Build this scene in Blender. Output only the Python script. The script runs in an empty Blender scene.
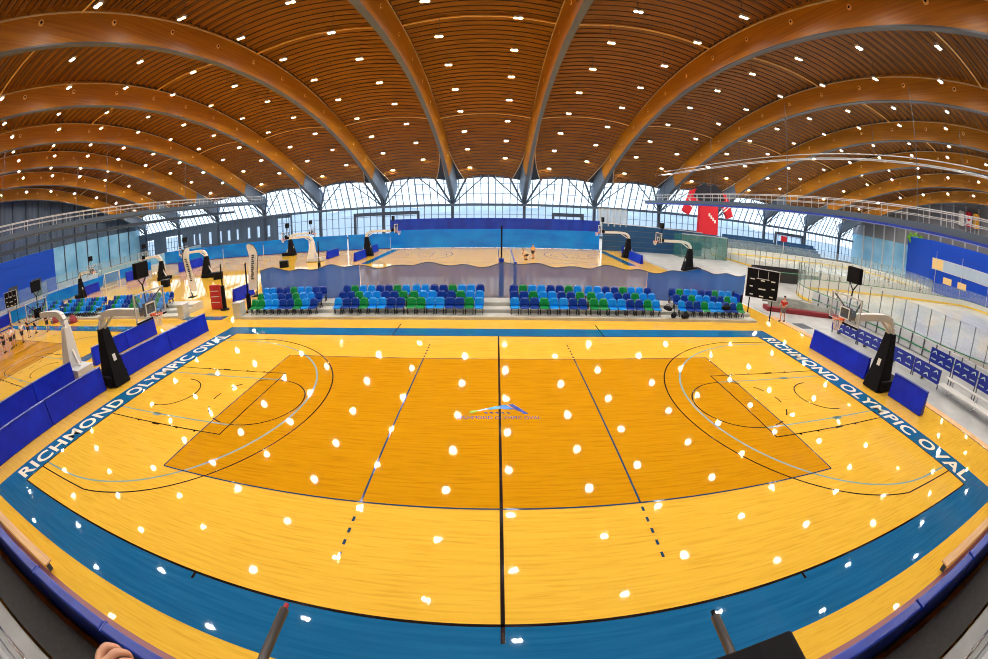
import bpy, bmesh, math, random
from mathutils import Vector, Matrix, Euler
R = math.radians
PI = math.pi
rnd = random.Random(7)
scene = bpy.context.scene
COL = scene.collection

# ------------------------------------------------------------------ materials
def srgb(r, g, b):
    f = lambda c: (c/255/12.92) if c/255 <= .04045 else ((c/255+.055)/1.055)**2.4
    return (f(r), f(g), f(b), 1)

def mat(name, col, rough=.5, metal=0, spec=.5, emit=None, estr=0, alpha=None, coat=0):
    m = bpy.data.materials.new(name); m.use_nodes = True
    b = m.node_tree.nodes['Principled BSDF']
    b.inputs['Base Color'].default_value = col if len(col) == 4 else (*col, 1)
    b.inputs['Roughness'].default_value = rough
    b.inputs['Metallic'].default_value = metal
    b.inputs['Specular IOR Level'].default_value = spec
    if coat:
        b.inputs['Coat Weight'].default_value = coat; b.inputs['Coat Roughness'].default_value = .08
    if emit:
        b.inputs['Emission Color'].default_value = emit; b.inputs['Emission Strength'].default_value = estr
    return m

def noisy(name, c1, c2, scale=(1, 1, 1), nscale=1.0, rough=.5, detail=6, metal=0, spec=.5, bump=0, lo=.3, hi=.7, rough2=None):
    """two-tone procedural surface driven by stretched noise in object space"""
    m = mat(name, c1, rough, metal, spec); nt = m.node_tree; N = nt.nodes; L = nt.links
    b = N['Principled BSDF']
    tc = N.new('ShaderNodeTexCoord'); mp = N.new('ShaderNodeMapping'); mp.inputs['Scale'].default_value = scale
    nz = N.new('ShaderNodeTexNoise'); nz.inputs['Scale'].default_value = nscale; nz.inputs['Detail'].default_value = detail
    cr = N.new('ShaderNodeValToRGB'); cr.color_ramp.elements[0].position = lo; cr.color_ramp.elements[1].position = hi
    cr.color_ramp.elements[0].color = c1; cr.color_ramp.elements[1].color = c2
    L.new(tc.outputs['Object'], mp.inputs['Vector']); L.new(mp.outputs['Vector'], nz.inputs['Vector'])
    L.new(nz.outputs['Fac'], cr.inputs['Fac']); L.new(cr.outputs['Color'], b.inputs['Base Color'])
    if bump:
        bp = N.new('ShaderNodeBump'); bp.inputs['Strength'].default_value = bump; bp.inputs['Distance'].default_value = .02
        L.new(nz.outputs['Fac'], bp.inputs['Height']); L.new(bp.outputs['Normal'], b.inputs['Normal'])
    return m

def see_through(name, col, amount, rough=.3, gloss=.06):
    """constant mix of clear and tinted surface: glass panes, netting"""
    m = bpy.data.materials.new(name); m.use_nodes = True; nt = m.node_tree; N = nt.nodes; L = nt.links
    N.remove(N['Principled BSDF']); out = N['Material Output']
    tr = N.new('ShaderNodeBsdfTransparent'); df = N.new('ShaderNodeBsdfDiffuse'); gl = N.new('ShaderNodeBsdfGlossy')
    df.inputs['Color'].default_value = col; gl.inputs['Roughness'].default_value = rough
    m1 = N.new('ShaderNodeMixShader'); m2 = N.new('ShaderNodeMixShader')
    m1.inputs['Fac'].default_value = amount; m2.inputs['Fac'].default_value = gloss
    L.new(tr.outputs[0], m1.inputs[1]); L.new(df.outputs[0], m1.inputs[2])
    L.new(m1.outputs[0], m2.inputs[1]); L.new(gl.outputs[0], m2.inputs[2]); L.new(m2.outputs[0], out.inputs['Surface'])
    return m

def planks(name, c1, c2, c3, rough=.16):
    """maple strip floor: long boards along X with small tone changes and darker grain"""
    m = mat(name, c1, rough, 0, .30); nt = m.node_tree; N = nt.nodes; L = nt.links
    b = N['Principled BSDF']
    tc = N.new('ShaderNodeTexCoord')
    br = N.new('ShaderNodeTexBrick'); br.offset = .37; br.inputs['Scale'].default_value = 1
    br.inputs['Brick Width'].default_value = 1.3; br.inputs['Row Height'].default_value = .057
    br.inputs['Mortar Size'].default_value = .0; br.inputs['Bias'].default_value = 0
    br.inputs['Color1'].default_value = c1; br.inputs['Color2'].default_value = c2; br.inputs['Mortar'].default_value = c3
    L.new(tc.outputs['Object'], br.inputs['Vector'])
    mp = N.new('ShaderNodeMapping'); mp.inputs['Scale'].default_value = (.9, 14, 1)
    nz = N.new('ShaderNodeTexNoise'); nz.inputs['Scale'].default_value = 1.0; nz.inputs['Detail'].default_value = 5
    L.new(tc.outputs['Object'], mp.inputs['Vector']); L.new(mp.outputs['Vector'], nz.inputs['Vector'])
    cr = N.new('ShaderNodeValToRGB'); cr.color_ramp.elements[0].position = .28; cr.color_ramp.elements[1].position = .5
    cr.color_ramp.elements[0].color = (1, 1, 1, 1); cr.color_ramp.elements[1].color = (0, 0, 0, 1)
    L.new(nz.outputs['Fac'], cr.inputs['Fac'])
    mx = N.new('ShaderNodeMix'); mx.data_type = 'RGBA'
    L.new(cr.outputs['Color'], mx.inputs['Factor']); L.new(br.outputs['Color'], mx.inputs['A']); mx.inputs['B'].default_value = c3
    L.new(mx.outputs['Result'], b.inputs['Base Color'])
    # faint unevenness of the varnish
    n2 = N.new('ShaderNodeTexNoise'); n2.inputs['Scale'].default_value = 3.0; n2.inputs['Detail'].default_value = 2
    m2 = N.new('ShaderNodeMapping'); m2.inputs['Scale'].default_value = (.5, 5, 1)
    L.new(tc.outputs['Object'], m2.inputs['Vector']); L.new(m2.outputs['Vector'], n2.inputs['Vector'])
    bp = N.new('ShaderNodeBump'); bp.inputs['Strength'].default_value = .035; bp.inputs['Distance'].default_value = .01
    L.new(n2.outputs['Fac'], bp.inputs['Height']); L.new(bp.outputs['Normal'], b.inputs['Normal'])
    return m

M = {}
M['wood_floor'] = planks('maple floor', (.86,.515,.058,1), (.82,.475,.048,1), (.73,.39,.034,1), .024)
M['wood_dark'] = planks('amber stained floor', (.64,.29,.006,1), (.60,.268,.005,1), (.50,.205,.004,1), .024)
M['strip_blue'] = noisy('blue floor stain', srgb(18, 92, 140), srgb(30, 106, 154), (.5, 9, 1), 1.2, .028, spec=.35)
M['line_black'] = mat('black line paint', srgb(28, 22, 22), .06)
M['line_navy'] = mat('navy line paint', srgb(30, 62, 96), .06)
M['line_pale'] = mat('pale blue line paint', srgb(138, 168, 164), .06)
M['letter'] = mat('cream letter paint', srgb(238, 236, 214), .06)
M['wood_edge'] = noisy('ramp wood', srgb(222, 158, 78), srgb(236, 176, 98), (1, 8, 1), 1, .3)
M['concrete'] = noisy('polished concrete', srgb(158, 160, 160), srgb(186, 188, 188), (1, 1, 1), .8, .35)
M['concrete_pale'] = noisy('pale platform concrete', srgb(176, 176, 168), srgb(204, 204, 196), (1, 1, 1), 1.5, .55)
M['glulam'] = noisy('glulam timber', srgb(150, 92, 8), srgb(180, 118, 18), (.15, .12, 6), 1.4, .42, detail=4, spec=.35)
M['pale_timber'] = mat('pale timber batten', srgb(236, 190, 112), .5)
M['trim_pale'] = mat('pale roof edge trim', srgb(186, 160, 124), .5)
M['slat'] = noisy('roof slat timber', srgb(112, 64, 6), srgb(150, 94, 12), (.35, 9, 1), 1.3, .6, detail=5)
M['steel_grey'] = mat('grey painted steel', srgb(84, 88, 94), .5)
M['steel_dark'] = mat('dark painted steel', srgb(46, 58, 74), .5)
M['rod'] = mat('dark brown steel', srgb(62, 56, 54), .35, .3)
M['daylit_steel_shoe'] = mat('daylight blue steel shoe', srgb(110, 122, 138), .4, .2)  # steel colour with the bluish daylight of the arch ends mixed in
M['mullion'] = mat('pale blue grey mullion', srgb(104, 126, 152), .45)
M['steel_blue'] = mat('slate painted steel', srgb(70, 86, 106), .45)
M['void'] = mat('dark roof deck', srgb(58, 62, 70), .8)
M['black'] = mat('black vinyl', (.005, .005, .007, 1), .65, 0, .12)
M['black_rough'] = noisy('black rubber', srgb(34, 32, 32), srgb(50, 46, 46), (1, 1, 1), 9, .7)
M['white'] = mat('white paint', srgb(214, 213, 210), .4)
M['grey_wall'] = mat('grey wall panel', srgb(128, 128, 132), .6)
M['grey_light'] = mat('pale grey paint', srgb(190, 192, 196), .5)
M['alum'] = mat('aluminium', srgb(205, 207, 210), .32, .85)
M['chrome'] = mat('polished steel', srgb(200, 196, 190), .2, 1)
M['pad_blue'] = noisy('royal blue vinyl', srgb(0, 26, 176), srgb(0, 40, 206), (1, 1, 1), 1.2, .3, detail=3, bump=.35, spec=.4)
M['pad_navy'] = noisy('deep blue vinyl', srgb(0, 36, 140), srgb(10, 56, 172), (1, 1, 1), 1.5, .35, detail=3, bump=.3)
M['mauve'] = mat('mauve rubber', srgb(150, 96, 96), .5)
M['azure_wall'] = noisy('azure vinyl', srgb(0, 104, 214), srgb(4, 136, 236), (.4, .4, 1), .8, .25, detail=3)
M['navy_wall'] = noisy('navy vinyl', srgb(0, 38, 150), srgb(0, 58, 184), (1, 1, .2), 1, .4, detail=3)
M['blue_panel'] = mat('royal blue cladding', srgb(0, 66, 184), .5, 0, .3)
M['teal_wall'] = mat('slate teal cladding', srgb(10, 70, 116), .55)
M['seat_navy'] = mat('navy seat plastic', srgb(0, 54, 150), .3)
M['seat_azure'] = mat('azure seat plastic', srgb(0, 140, 232), .3)
M['seat_green'] = mat('green seat plastic', srgb(0, 136, 66), .3)
M['seat_leg'] = mat('black seat leg', srgb(30, 30, 34), .4)
M['orange'] = mat('orange rim', srgb(232, 90, 30), .4)
M['cord'] = mat('white net cord', srgb(232, 226, 220), .7)
M['ice'] = noisy('ice', srgb(196, 200, 198), srgb(212, 215, 212), (1, 1, 1), .25, .12, detail=3)
M['board_white'] = mat('white rink board', srgb(216, 214, 206), .3)
M['kick_yellow'] = mat('yellow kick plate', srgb(240, 200, 40), .35)
M['rail_green'] = mat('green sill', srgb(40, 130, 90), .4)
M['glass'] = see_through('clear glass', srgb(200, 225, 220), .05, .02, .05)
M['rink_glass'] = see_through('rink glass', srgb(205, 225, 215), .10, .05, .05)
M['tint_glass'] = see_through('green tinted glass', srgb(70, 140, 130), .38, .05, .08)
M['window_glass'] = see_through('window glass', srgb(180, 210, 240), .08, .05, .05)
M['board_glass'] = see_through('backboard glass', srgb(210, 220, 220), .07, .03, .06)
M['net_blue'] = see_through('blue grey mesh', srgb(84, 116, 186), .80, .3, .08)
M['net_royal'] = see_through('royal blue mesh', (.0, .15, .62, 1), .93, .3, .05)
M['net_pale'] = see_through('pale grey mesh', srgb(176, 190, 204), .72, .4, .04)
M['net_thin'] = see_through('fine net', srgb(140, 180, 210), .35, .4, .02)
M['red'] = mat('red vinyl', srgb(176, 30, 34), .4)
M['red_dark'] = mat('dark red carpet', srgb(140, 36, 44), .6)
M['jersey_red'] = mat('red jersey cloth', srgb(206, 26, 44), .8)
M['jersey_black'] = mat('black jersey cloth', srgb(26, 26, 38), .8)
M['tarp'] = noisy('grey tarpaulin', srgb(96, 98, 90), srgb(136, 138, 130), (1, 1, 1), 1.5, .6)
M['skin'] = mat('skin', srgb(206, 152, 122), .5)
M['hair'] = mat('dark hair', srgb(38, 28, 24), .7)
M['cloth_white'] = mat('white cloth', srgb(226, 224, 222), .8)
M['cloth_black'] = mat('black cloth', srgb(30, 30, 34), .8)
M['cloth_yellow'] = mat('yellow cloth', srgb(220, 170, 30), .8)
M['cloth_red'] = mat('red cloth', srgb(190, 40, 44), .8)
M['cloth_grey'] = mat('grey cloth', srgb(110, 112, 118), .8)
M['cloth_green'] = mat('green cloth', srgb(24, 130, 64), .8)
M['flag_white'] = mat('white banner cloth', srgb(226, 222, 214), .75)
M['gold'] = mat('amber banner cloth', srgb(226, 160, 40), .8)
M['lamp'] = mat('lamp lens', (1, 1, 1, 1), .4, emit=(1, .94, .85, 1), estr=1230)
M['lit'] = mat('lit room', srgb(200, 160, 90), .6, emit=(1, .74, .34, 1), estr=.25)
M['lit_cool'] = mat('lit room cool', srgb(150, 165, 180), .6, emit=(.75, .86, 1, 1), estr=.12)
M['logo_green'] = mat('leaf green print', srgb(140, 180, 30), .25)
M['logo_pale'] = mat('pale print', srgb(196, 220, 216), .25)
M['logo_cyan'] = mat('cyan print', srgb(86, 180, 214), .25)
M['logo_mid'] = mat('mid blue print', srgb(20, 110, 180), .25)
M['logo_navy'] = mat('navy print', srgb(20, 44, 120), .25)
M['banner_blue'] = mat('banner blue', srgb(18, 40, 146), .45)
M['bench_wood'] = noisy('bench wood', srgb(200, 148, 84), srgb(222, 174, 110), (1, 12, 1), 1, .4)
M['plant'] = mat('bright leaf', srgb(120, 190, 40), .6)
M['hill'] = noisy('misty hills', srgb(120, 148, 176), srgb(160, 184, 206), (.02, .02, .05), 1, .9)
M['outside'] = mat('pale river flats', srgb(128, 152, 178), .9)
M['corrugated'] = noisy('dark corrugated cladding', srgb(56, 72, 92), srgb(74, 92, 114), (5, 1, .1), 1, .5)
M['fog_panel'] = noisy('frosted wall panel', srgb(96, 158, 196), srgb(150, 200, 226), (.3, .3, .5), .5, .3)

# ------------------------------------------------------------------ mesh builder
class MB:
    def __init__(s): s.v = []; s.f = []
    def add(s, vs, fs):
        o = len(s.v); s.v += [tuple(p) for p in vs]; s.f += [tuple(i+o for i in f) for f in fs]; return s
    def box(s, x0, x1, y0, y1, z0, z1):
        return s.add([(x, y, z) for z in (z0, z1) for y in (y0, y1) for x in (x0, x1)],
                     [(0, 2, 3, 1), (4, 5, 7, 6), (0, 1, 5, 4), (2, 6, 7, 3), (0, 4, 6, 2), (1, 3, 7, 5)])
    def hexa(s, b, t):   # bottom 4, top 4 corners
        return s.add(list(b)+list(t), [(3, 2, 1, 0), (4, 5, 6, 7), (0, 1, 5, 4), (1, 2, 6, 5), (2, 3, 7, 6), (3, 0, 4, 7)])
    def tube(s, pts, r, n=8, cap=True):
        pts = [Vector(p) for p in pts]; rs = r if isinstance(r, (list, tuple)) else [r]*len(pts)
        rings = []; up = None
        for i, p in enumerate(pts):
            d = (pts[min(i+1, len(pts)-1)]-pts[max(i-1, 0)]).normalized()
            if up is None:
                up = Vector((0, 0, 1)) if abs(d.z) < .9 else Vector((1, 0, 0))
            a = d.cross(up)
            if a.length < 1e-4: a = d.cross(Vector((1, 0, 0)))
            a.normalize(); b = a.cross(d).normalized(); up = b
            rings.append([p+(a*math.cos(2*PI*k/n)+b*math.sin(2*PI*k/n))*rs[i] for k in range(n)])
        vs = [q for rg in rings for q in rg]; fs = []
        for i in range(len(pts)-1):
            for k in range(n):
                fs.append((i*n+k, (i+1)*n+k, (i+1)*n+(k+1) % n, i*n+(k+1) % n))
        if cap:
            fs.append(tuple(range(n))); fs.append(tuple((len(pts)-1)*n+k for k in reversed(range(n))))
        return s.add(vs, fs)
    def bar(s, p0, p1, w, h):   # rectangular beam between points
        p0, p1 = Vector(p0), Vector(p1); d = (p1-p0).normalized()
        up = Vector((0, 0, 1)) if abs(d.z) < .95 else Vector((0, 1, 0))
        a = d.cross(up).normalized()*w/2; b = a.cross(d).normalized()*h/2
        return s.hexa([p0-a-b, p0+a-b, p0+a+b, p0-a+b], [p1-a-b, p1+a-b, p1+a+b, p1-a+b])
    def prism(s, poly, axis, a, b):   # polygon of 2-D points pushed along an axis from a to b
        def P(u, v, w): return {'x': (w, u, v), 'y': (u, w, v), 'z': (u, v, w)}[axis]
        n = len(poly); vs = [P(u, v, a) for u, v in poly]+[P(u, v, b) for u, v in poly]
        return s.add(vs, [tuple(reversed(range(n))), tuple(range(n, 2*n))]+[(i, (i+1) % n, n+(i+1) % n, n+i) for i in range(n)])
    def grid(s, fn, nu, nv):
        vs = [fn(i/nu, j/nv) for j in range(nv+1) for i in range(nu+1)]; w = nu+1
        return s.add(vs, [(j*w+i, j*w+i+1, (j+1)*w+i+1, (j+1)*w+i) for j in range(nv) for i in range(nu)])
    def disc(s, c, r, n=16, nrm=-1):
        vs = [(c[0]+r*math.cos(2*PI*k/n), c[1]+r*math.sin(2*PI*k/n), c[2]) for k in range(n)]
        return s.add(vs, [tuple(range(n)) if nrm > 0 else tuple(reversed(range(n)))])
    def build(s, name, m, parent=None, smooth=False, bevel=0, loc=None, fix=True):
        me = bpy.data.meshes.new(name); me.from_pydata(s.v, [], s.f)
        if fix:
            bm = bmesh.new(); bm.from_mesh(me); bmesh.ops.recalc_face_normals(bm, faces=bm.faces); bm.to_mesh(me); bm.free()
        o = bpy.data.objects.new(name, me); COL.objects.link(o); me.materials.append(m)
        if smooth: me.polygons.foreach_set('use_smooth', [True]*len(me.polygons))
        if bevel:
            bv = o.modifiers.new('b', 'BEVEL'); bv.width = bevel; bv.segments = 2; bv.limit_method = 'ANGLE'
        if parent: o.parent = parent
        if loc: o.location = loc
        return o

def each(name, m, parent, mbs, **kw):
    return [b.build(name, m, parent, **kw) for b in mbs]

def tag(o, label=None, cat=None, group=None, kind=None):
    if label: o['label'] = label
    if cat: o['category'] = cat
    if group: o['group'] = group
    if kind: o['kind'] = kind
    return o

def thing(name, label, cat, loc=(0, 0, 0), rz=0, group=None):
    o = bpy.data.objects.new(name, None); COL.objects.link(o); o.location = loc; o.rotation_euler = (0, 0, rz)
    o.empty_display_size = .1
    return tag(o, label, cat, group)

def struct(o): o['kind'] = 'structure'; return o

def dup(root, loc, rz, label, group=None, mats=None):
    r = root.copy(); COL.objects.link(r); r.location = loc; r.rotation_euler = (0, 0, rz); r['label'] = label
    if group: r['group'] = group
    def rec(a, b):
        for ch in a.children:
            c = ch.copy(); COL.objects.link(c); c.parent = b
            if mats and ch.name.split('.')[0] in mats:
                c.material_slots[0].link = 'OBJECT'; c.material_slots[0].material = mats[ch.name.split('.')[0]]
            rec(ch, c)
    rec(root, r)
    return r

def text_mesh(name, s, m, size, width, loc, rot, parent=None, bold=0, spacing=1.0, height=None):
    cu = bpy.data.curves.new(name, 'FONT'); cu.body = s; cu.size = 1; cu.align_x = 'CENTER'; cu.align_y = 'CENTER'
    cu.offset = bold; cu.space_character = spacing; cu.resolution_u = 3
    t = bpy.data.objects.new('t', cu); COL.objects.link(t)
    bpy.context.view_layer.update()
    me = bpy.data.meshes.new_from_object(t.evaluated_get(bpy.context.evaluated_depsgraph_get()))
    bpy.data.objects.remove(t); bpy.data.curves.remove(cu)
    xs = [v.co.x for v in me.vertices]; ys = [v.co.y for v in me.vertices]
    cx, cy, w, h = (max(xs)+min(xs))/2, (max(ys)+min(ys))/2, max(xs)-min(xs), max(ys)-min(ys)
    sx = width/w; sy = (height/h) if height else sx
    for v in me.vertices: v.co = ((v.co.x-cx)*sx, (v.co.y-cy)*sy, 0)
    me.materials.clear(); me.materials.append(m)
    o = bpy.data.objects.new(name, me); COL.objects.link(o); o.location = loc; o.rotation_euler = rot
    if parent: o.parent = parent
    return o

ORD = ['zeroth', 'first', 'second', 'third', 'fourth', 'fifth', 'sixth', 'seventh', 'eighth', 'ninth', 'tenth', 'eleventh', 'twelfth', 'thirteenth', 'fourteenth', 'fifteenth', 'sixteenth']

# ------------------------------------------------------------------ setting: floor and courts
floor = struct(MB().box(-76, 18.15, -12.5, 50.4, -.06, 0).build('floor', M['wood_floor']))
struct(MB().box(-99, 99, -28, 76, -.2, -.07).build('ground', M['concrete']))
struct(MB().box(18.15, 18.75, -12.5, 12.2, -.06, .0).build('trim_1', M['wood_edge']))
struct(MB().box(18.15, 18.2, -12.5, 12.2, 0, .006).build('trim_2', M['line_navy']))
struct(MB().box(18.75, 99, -28, 76, -.07, -.03).build('floor_concrete', M['concrete']))

def overlay(name, m, polys, z=.003):
    b = MB()
    for p in polys: b.add([(x, y, z) for x, y in p], [tuple(range(len(p)))])
    o = b.build(name, m, floor, fix=False); return o
def rect(x0, x1, y0, y1): return [(x0, y0), (x1, y0), (x1, y1), (x0, y1)]
def seg(x0, y0, x1, y1, w):
    d = Vector((x1-x0, y1-y0)).normalized(); n = Vector((-d.y, d.x))*w/2
    return [(x0-n.x, y0-n.y), (x1-n.x, y1-n.y), (x1+n.x, y1+n.y), (x0+n.x, y0+n.y)]
def arc(cx, cy, r, a0, a1, w, n=48):
    out = []
    for i in range(n):
        t0, t1 = R(a0+(a1-a0)*i/n), R(a0+(a1-a0)*(i+1)/n)
        q = [(cx+(r-w/2)*math.cos(t0), cy+(r-w/2)*math.sin(t0)), (cx+(r+w/2)*math.cos(t0), cy+(r+w/2)*math.sin(t0)),
             (cx+(r+w/2)*math.cos(t1), cy+(r+w/2)*math.sin(t1)), (cx+(r-w/2)*math.cos(t1), cy+(r-w/2)*math.sin(t1))]
        out.append(q if a1 > a0 else q[::-1])
    return out

def court(ox, oy, dark=True, border=True, full=True):
    T = lambda polys: [[(x+ox, y+oy) for x, y in p] for p in polys]
    if border:
        overlay('border_strip', M['strip_blue'], T([rect(-15.2, 15.2, 7.5, 8.75), rect(-15.2, 15.2, -8.8, -7.5), rect(-15.2, -14, -7.5, 7.5), rect(14, 15.2, -7.5, 7.5)]))
    if dark:
        overlay('volleyball_area', M['wood_dark'], T([rect(-9, 9, -4.5, 4.5)]))
    bl = []; W = .05
    bl += [rect(-14.0, 14.0, -7.56, -7.5), rect(-14, 14, 7.5, 7.54), rect(-14.05, -14, -7.5, 7.5), rect(14, 14.05, -7.5, 7.5), rect(-.035, .035, -7.9, 7.5)]
    for sx in (1, -1):
        bx = 12.425*sx
        q = [seg(14*sx, -6.6, 11.0*sx, -6.6, W), seg(14*sx, 6.6, 11.0*sx, 6.6, W)]
        a = math.degrees(math.acos(1.42/6.75))
        q += arc(bx, 0, 6.75, 180-(180-a)+0 if sx < 0 else 180-a, -a if sx < 0 else 180+a, W, 64)
        bl += q
        bl += [seg(14*sx, -2.45, 8.2*sx, -2.45, W), seg(14*sx, 2.45, 8.2*sx, 2.45, W), seg(8.2*sx, -2.475, 8.2*sx, 2.475, W)]
        bl += arc(8.2*sx, 0, 1.8, 90 if sx > 0 else -90, 270 if sx > 0 else 90, W, 32)
        for k in range(5):
            a0 = (-90+14+k*34) if sx > 0 else (90+14+k*34)
            bl += arc(8.2*sx, 0, 1.8, a0, a0+16, W, 5)
        bl += arc(bx, 0, 1.25, 90 if sx > 0 else -90, 270 if sx > 0 else 90, W, 24)
        for yy in (-2.45, 2.45):
            s_ = 1 if yy > 0 else -1
            for d, w_ in ((1.75, .1), (2.6, .38), (3.85, .1), (4.7, .1)):
                bl += [rect(min((14-d)*sx, (14-d-w_)*sx), max((14-d)*sx, (14-d-w_)*sx), yy-.03, yy+.03+.06*s_) if s_ > 0 else rect(min((14-d)*sx, (14-d-w_)*sx), max((14-d)*sx, (14-d-w_)*sx), yy-.09, yy+.03)]
    for x in (-4.7, 4.7):
        bl += [seg(x*5/4.7, 7.5, x*5/4.7, 9.5, .05), seg(x*5.7/4.7, -7.56, x*5.7/4.7, -7.72, .06)]
    overlay('court_line', M['line_black'], T([p if sum((p[i][0]*p[(i+1) % len(p)][1]-p[(i+1) % len(p)][0]*p[i][1]) for i in range(len(p))) > 0 else p[::-1] for p in bl]), .006)
    if not full: return
    vl = [rect(-9, 9, -4.53, -4.48), rect(-9, 9, 4.48, 4.53), rect(-9.03, -8.98, -4.5, 4.5), rect(8.98, 9.03, -4.5, 4.5)]
    for x in (-3, 3):
        vl.append(rect(x-.025, x+.025, -4.5, 4.5))
        for k in range(5):
            for s_ in (1, -1):
                a, b = 4.65+k*.36, 4.65+k*.36+.15
                vl.append(rect(x-.03, x+.03, min(a*s_, b*s_), max(a*s_, b*s_)))
    overlay('volleyball_line', M['line_navy'], T(vl), .005)
    pl = []
    for sx in (1, -1):
        pl += [seg(14*sx, -1.83, 8.2*sx, -1.83, .07), seg(14*sx, 1.83, 8.2*sx, 1.83, .07)]
        for yy in (-1.83, 1.83):
            x0, x1 = sorted(((14-2.1)*sx, (14-2.5)*sx)); pl.append(rect(x0, x1, yy-.06, yy+.14) if yy > 0 else rect(x0, x1, yy-.14, yy+.06))
        a = math.degrees(math.acos(.2/6.25))
        pl += arc(12.6*sx, 0, 6.3, 90 if sx > 0 else -90, 270 if sx > 0 else 90, .07, 64)
        pl += [seg(14*sx, -6.3, 12.6*sx, -6.3, .08), seg(14*sx, 6.3, 12.6*sx, 6.3, .08)]
    overlay('key_line', M['line_pale'], T([p if sum((p[i][0]*p[(i+1) % len(p)][1]-p[(i+1) % len(p)][0]*p[i][1]) for i in range(len(p))) > 0 else p[::-1] for p in pl]), .0045)

court(0, 0)
court(-37.6, 0)
court(0.2, 41.2, dark=False, border=False, full=False)
overlay('baseline_stripe', M['strip_blue'], [rect(-14.9, -14, 33.7, 48.7), rect(14.4, 15.3, 33.7, 48.7)], .0035)
overlay('entry_stripe', M['strip_blue'], [rect(-21, -17.2, 10.3, 11.2)], .0035)
text_mesh('floor_lettering', 'RICHMOND OLYMPIC OVAL', M['letter'], 1, 14.75, (-14.6, -.12, .007), (0, 0, R(90)), floor, .024, 1.08, .80)
text_mesh('floor_lettering', 'RICHMOND OLYMPIC OVAL', M['letter'], 1, 14.75, (14.6, -.05, .007), (0, 0, R(-90)), floor, .024, 1.08, .80)
# court emblem: roof shaped sweep in five colours over a line of small caps
def emblem(parent, T, ks=1.0, allmat=None):
    for nm, m, p in (('emblem_leaf', 'logo_green', [(-.92, -.17), (-.78, -.12), (-.62, .02), (-.70, .06), (-.86, .02)]),
                     ('emblem_pale', 'logo_pale', [(-.66, .05), (-.40, .20), (-.28, .23), (-.34, .12), (-.62, .02)]),
                     ('emblem_cyan', 'logo_cyan', [(-.38, .20), (-.12, .34), (.0, .38), (.02, .18), (-.30, .10)]),
                     ('emblem_mid', 'logo_mid', [(-.06, .34), (.08, .44), (.20, .44), (.46, .12), (.10, .14), (.0, .2)]),
                     ('emblem_navy', 'logo_navy', [(.24, .48), (.42, .50), (.86, -.16), (.66, -.17), (.68, -.10), (.50, .08)])):
        b = MB().add([T(x*ks, y*ks) for x, y in p], [tuple(range(len(p)))]); b.build(nm, allmat or M[m], parent, fix=False)
    b = MB()
    for k in range(5):
        x = -.48+k*.165
        p = [(x, -.06), (x+.06, -.14), (x+.14, -.14), (x+.10, -.06)]
        b.add([T(u*ks, v*ks) for u, v in p], [(0, 1, 2, 3)])
    b.build('emblem_chevron', allmat or M['logo_navy'], parent, fix=False)
emblem(floor, lambda x, y: (x, y, .0075))
text_mesh('emblem_lettering', 'RICHMOND OLYMPIC OVAL', M['logo_navy'], 1, 2.42, (-.02, -.40, .0075), (0, 0, 0), floor, 0, 1, .19)

# ------------------------------------------------------------------ roof
XK = [5.47+14.3*k for k in range(-7, 7)]
YW = 75.0
zs = lambda y: 20.15-.0045*(y-22)**2          # arch soffit
zc = lambda y: 22.4-.0049*(y-23)**2          # ceiling at the arch edges
def edge(y): return .70+(2.1*((y-57)/14)**2.0 if y > 57 else 0)
ceil_mb = MB(); deck_mb = MB()
Y0, Y1, PITCH = -27.0, 71.0, .535
bays = [(XK[0]-14.3, XK[0])]+list(zip(XK[:-1], XK[1:]))+[(XK[-1], XK[-1]+14.3)]
ys = [Y0+PITCH*i for i in range(int((Y1-Y0)/PITCH)+1)]
for (xa, xb) in bays:
    xm, hw = (xa+xb)/2, (xb-xa)/2
    NX = 10
    for y in ys[::2]:
        for (ya, za, yb, zb) in ((y-.48, .36, y-.16, .12), (y-.08, .06, y, 0), (y, 0, y+.08, .06), (y+.16, .12, y+.48, .36)):
            vs = []
            for yy_, dz in ((ya, za), (yb, zb)):
                e = edge(max(Y0, min(Y1, yy_)))
                for q in range(NX+1):
                    t = -1+2*q/NX; vs.append((xm+t*(hw-e), yy_, zc(yy_)+.62*(1-t*t)+dz))
            ceil_mb.add(vs, [(q, q+1, q+NX+2, q+NX+1) for q in range(NX)])
    deck_mb.grid(lambda u, v: (xa+(xb-xa)*u, Y0+(72.2-Y0)*v, zc(Y0+(72.2-Y0)*v)+.62*(1-(2*u-1)**2)+.55), 6, 24)
ceiling = struct(ceil_mb.build('ceiling', M['slat'], fix=False))
deck_mb.build('roof_deck', M['void'], ceiling, fix=False)
for (xa, xb) in bays:
    xm, hw = (xa+xb)/2, (xb-xa)/2
    for y in (-23.5, .8, 23.0, 49.4):
        b = MB()
        pts = [(xm+t*(hw-.6), y, zc(y)+.62*(1-t*t)-.03) for t in [-1+2*j/12 for j in range(13)]]
        for p, q in zip(pts[:-1], pts[1:]): b.bar(p, q, .16, .12)
        b.build('pale_batten', M['pale_timber'], ceiling)

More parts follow.
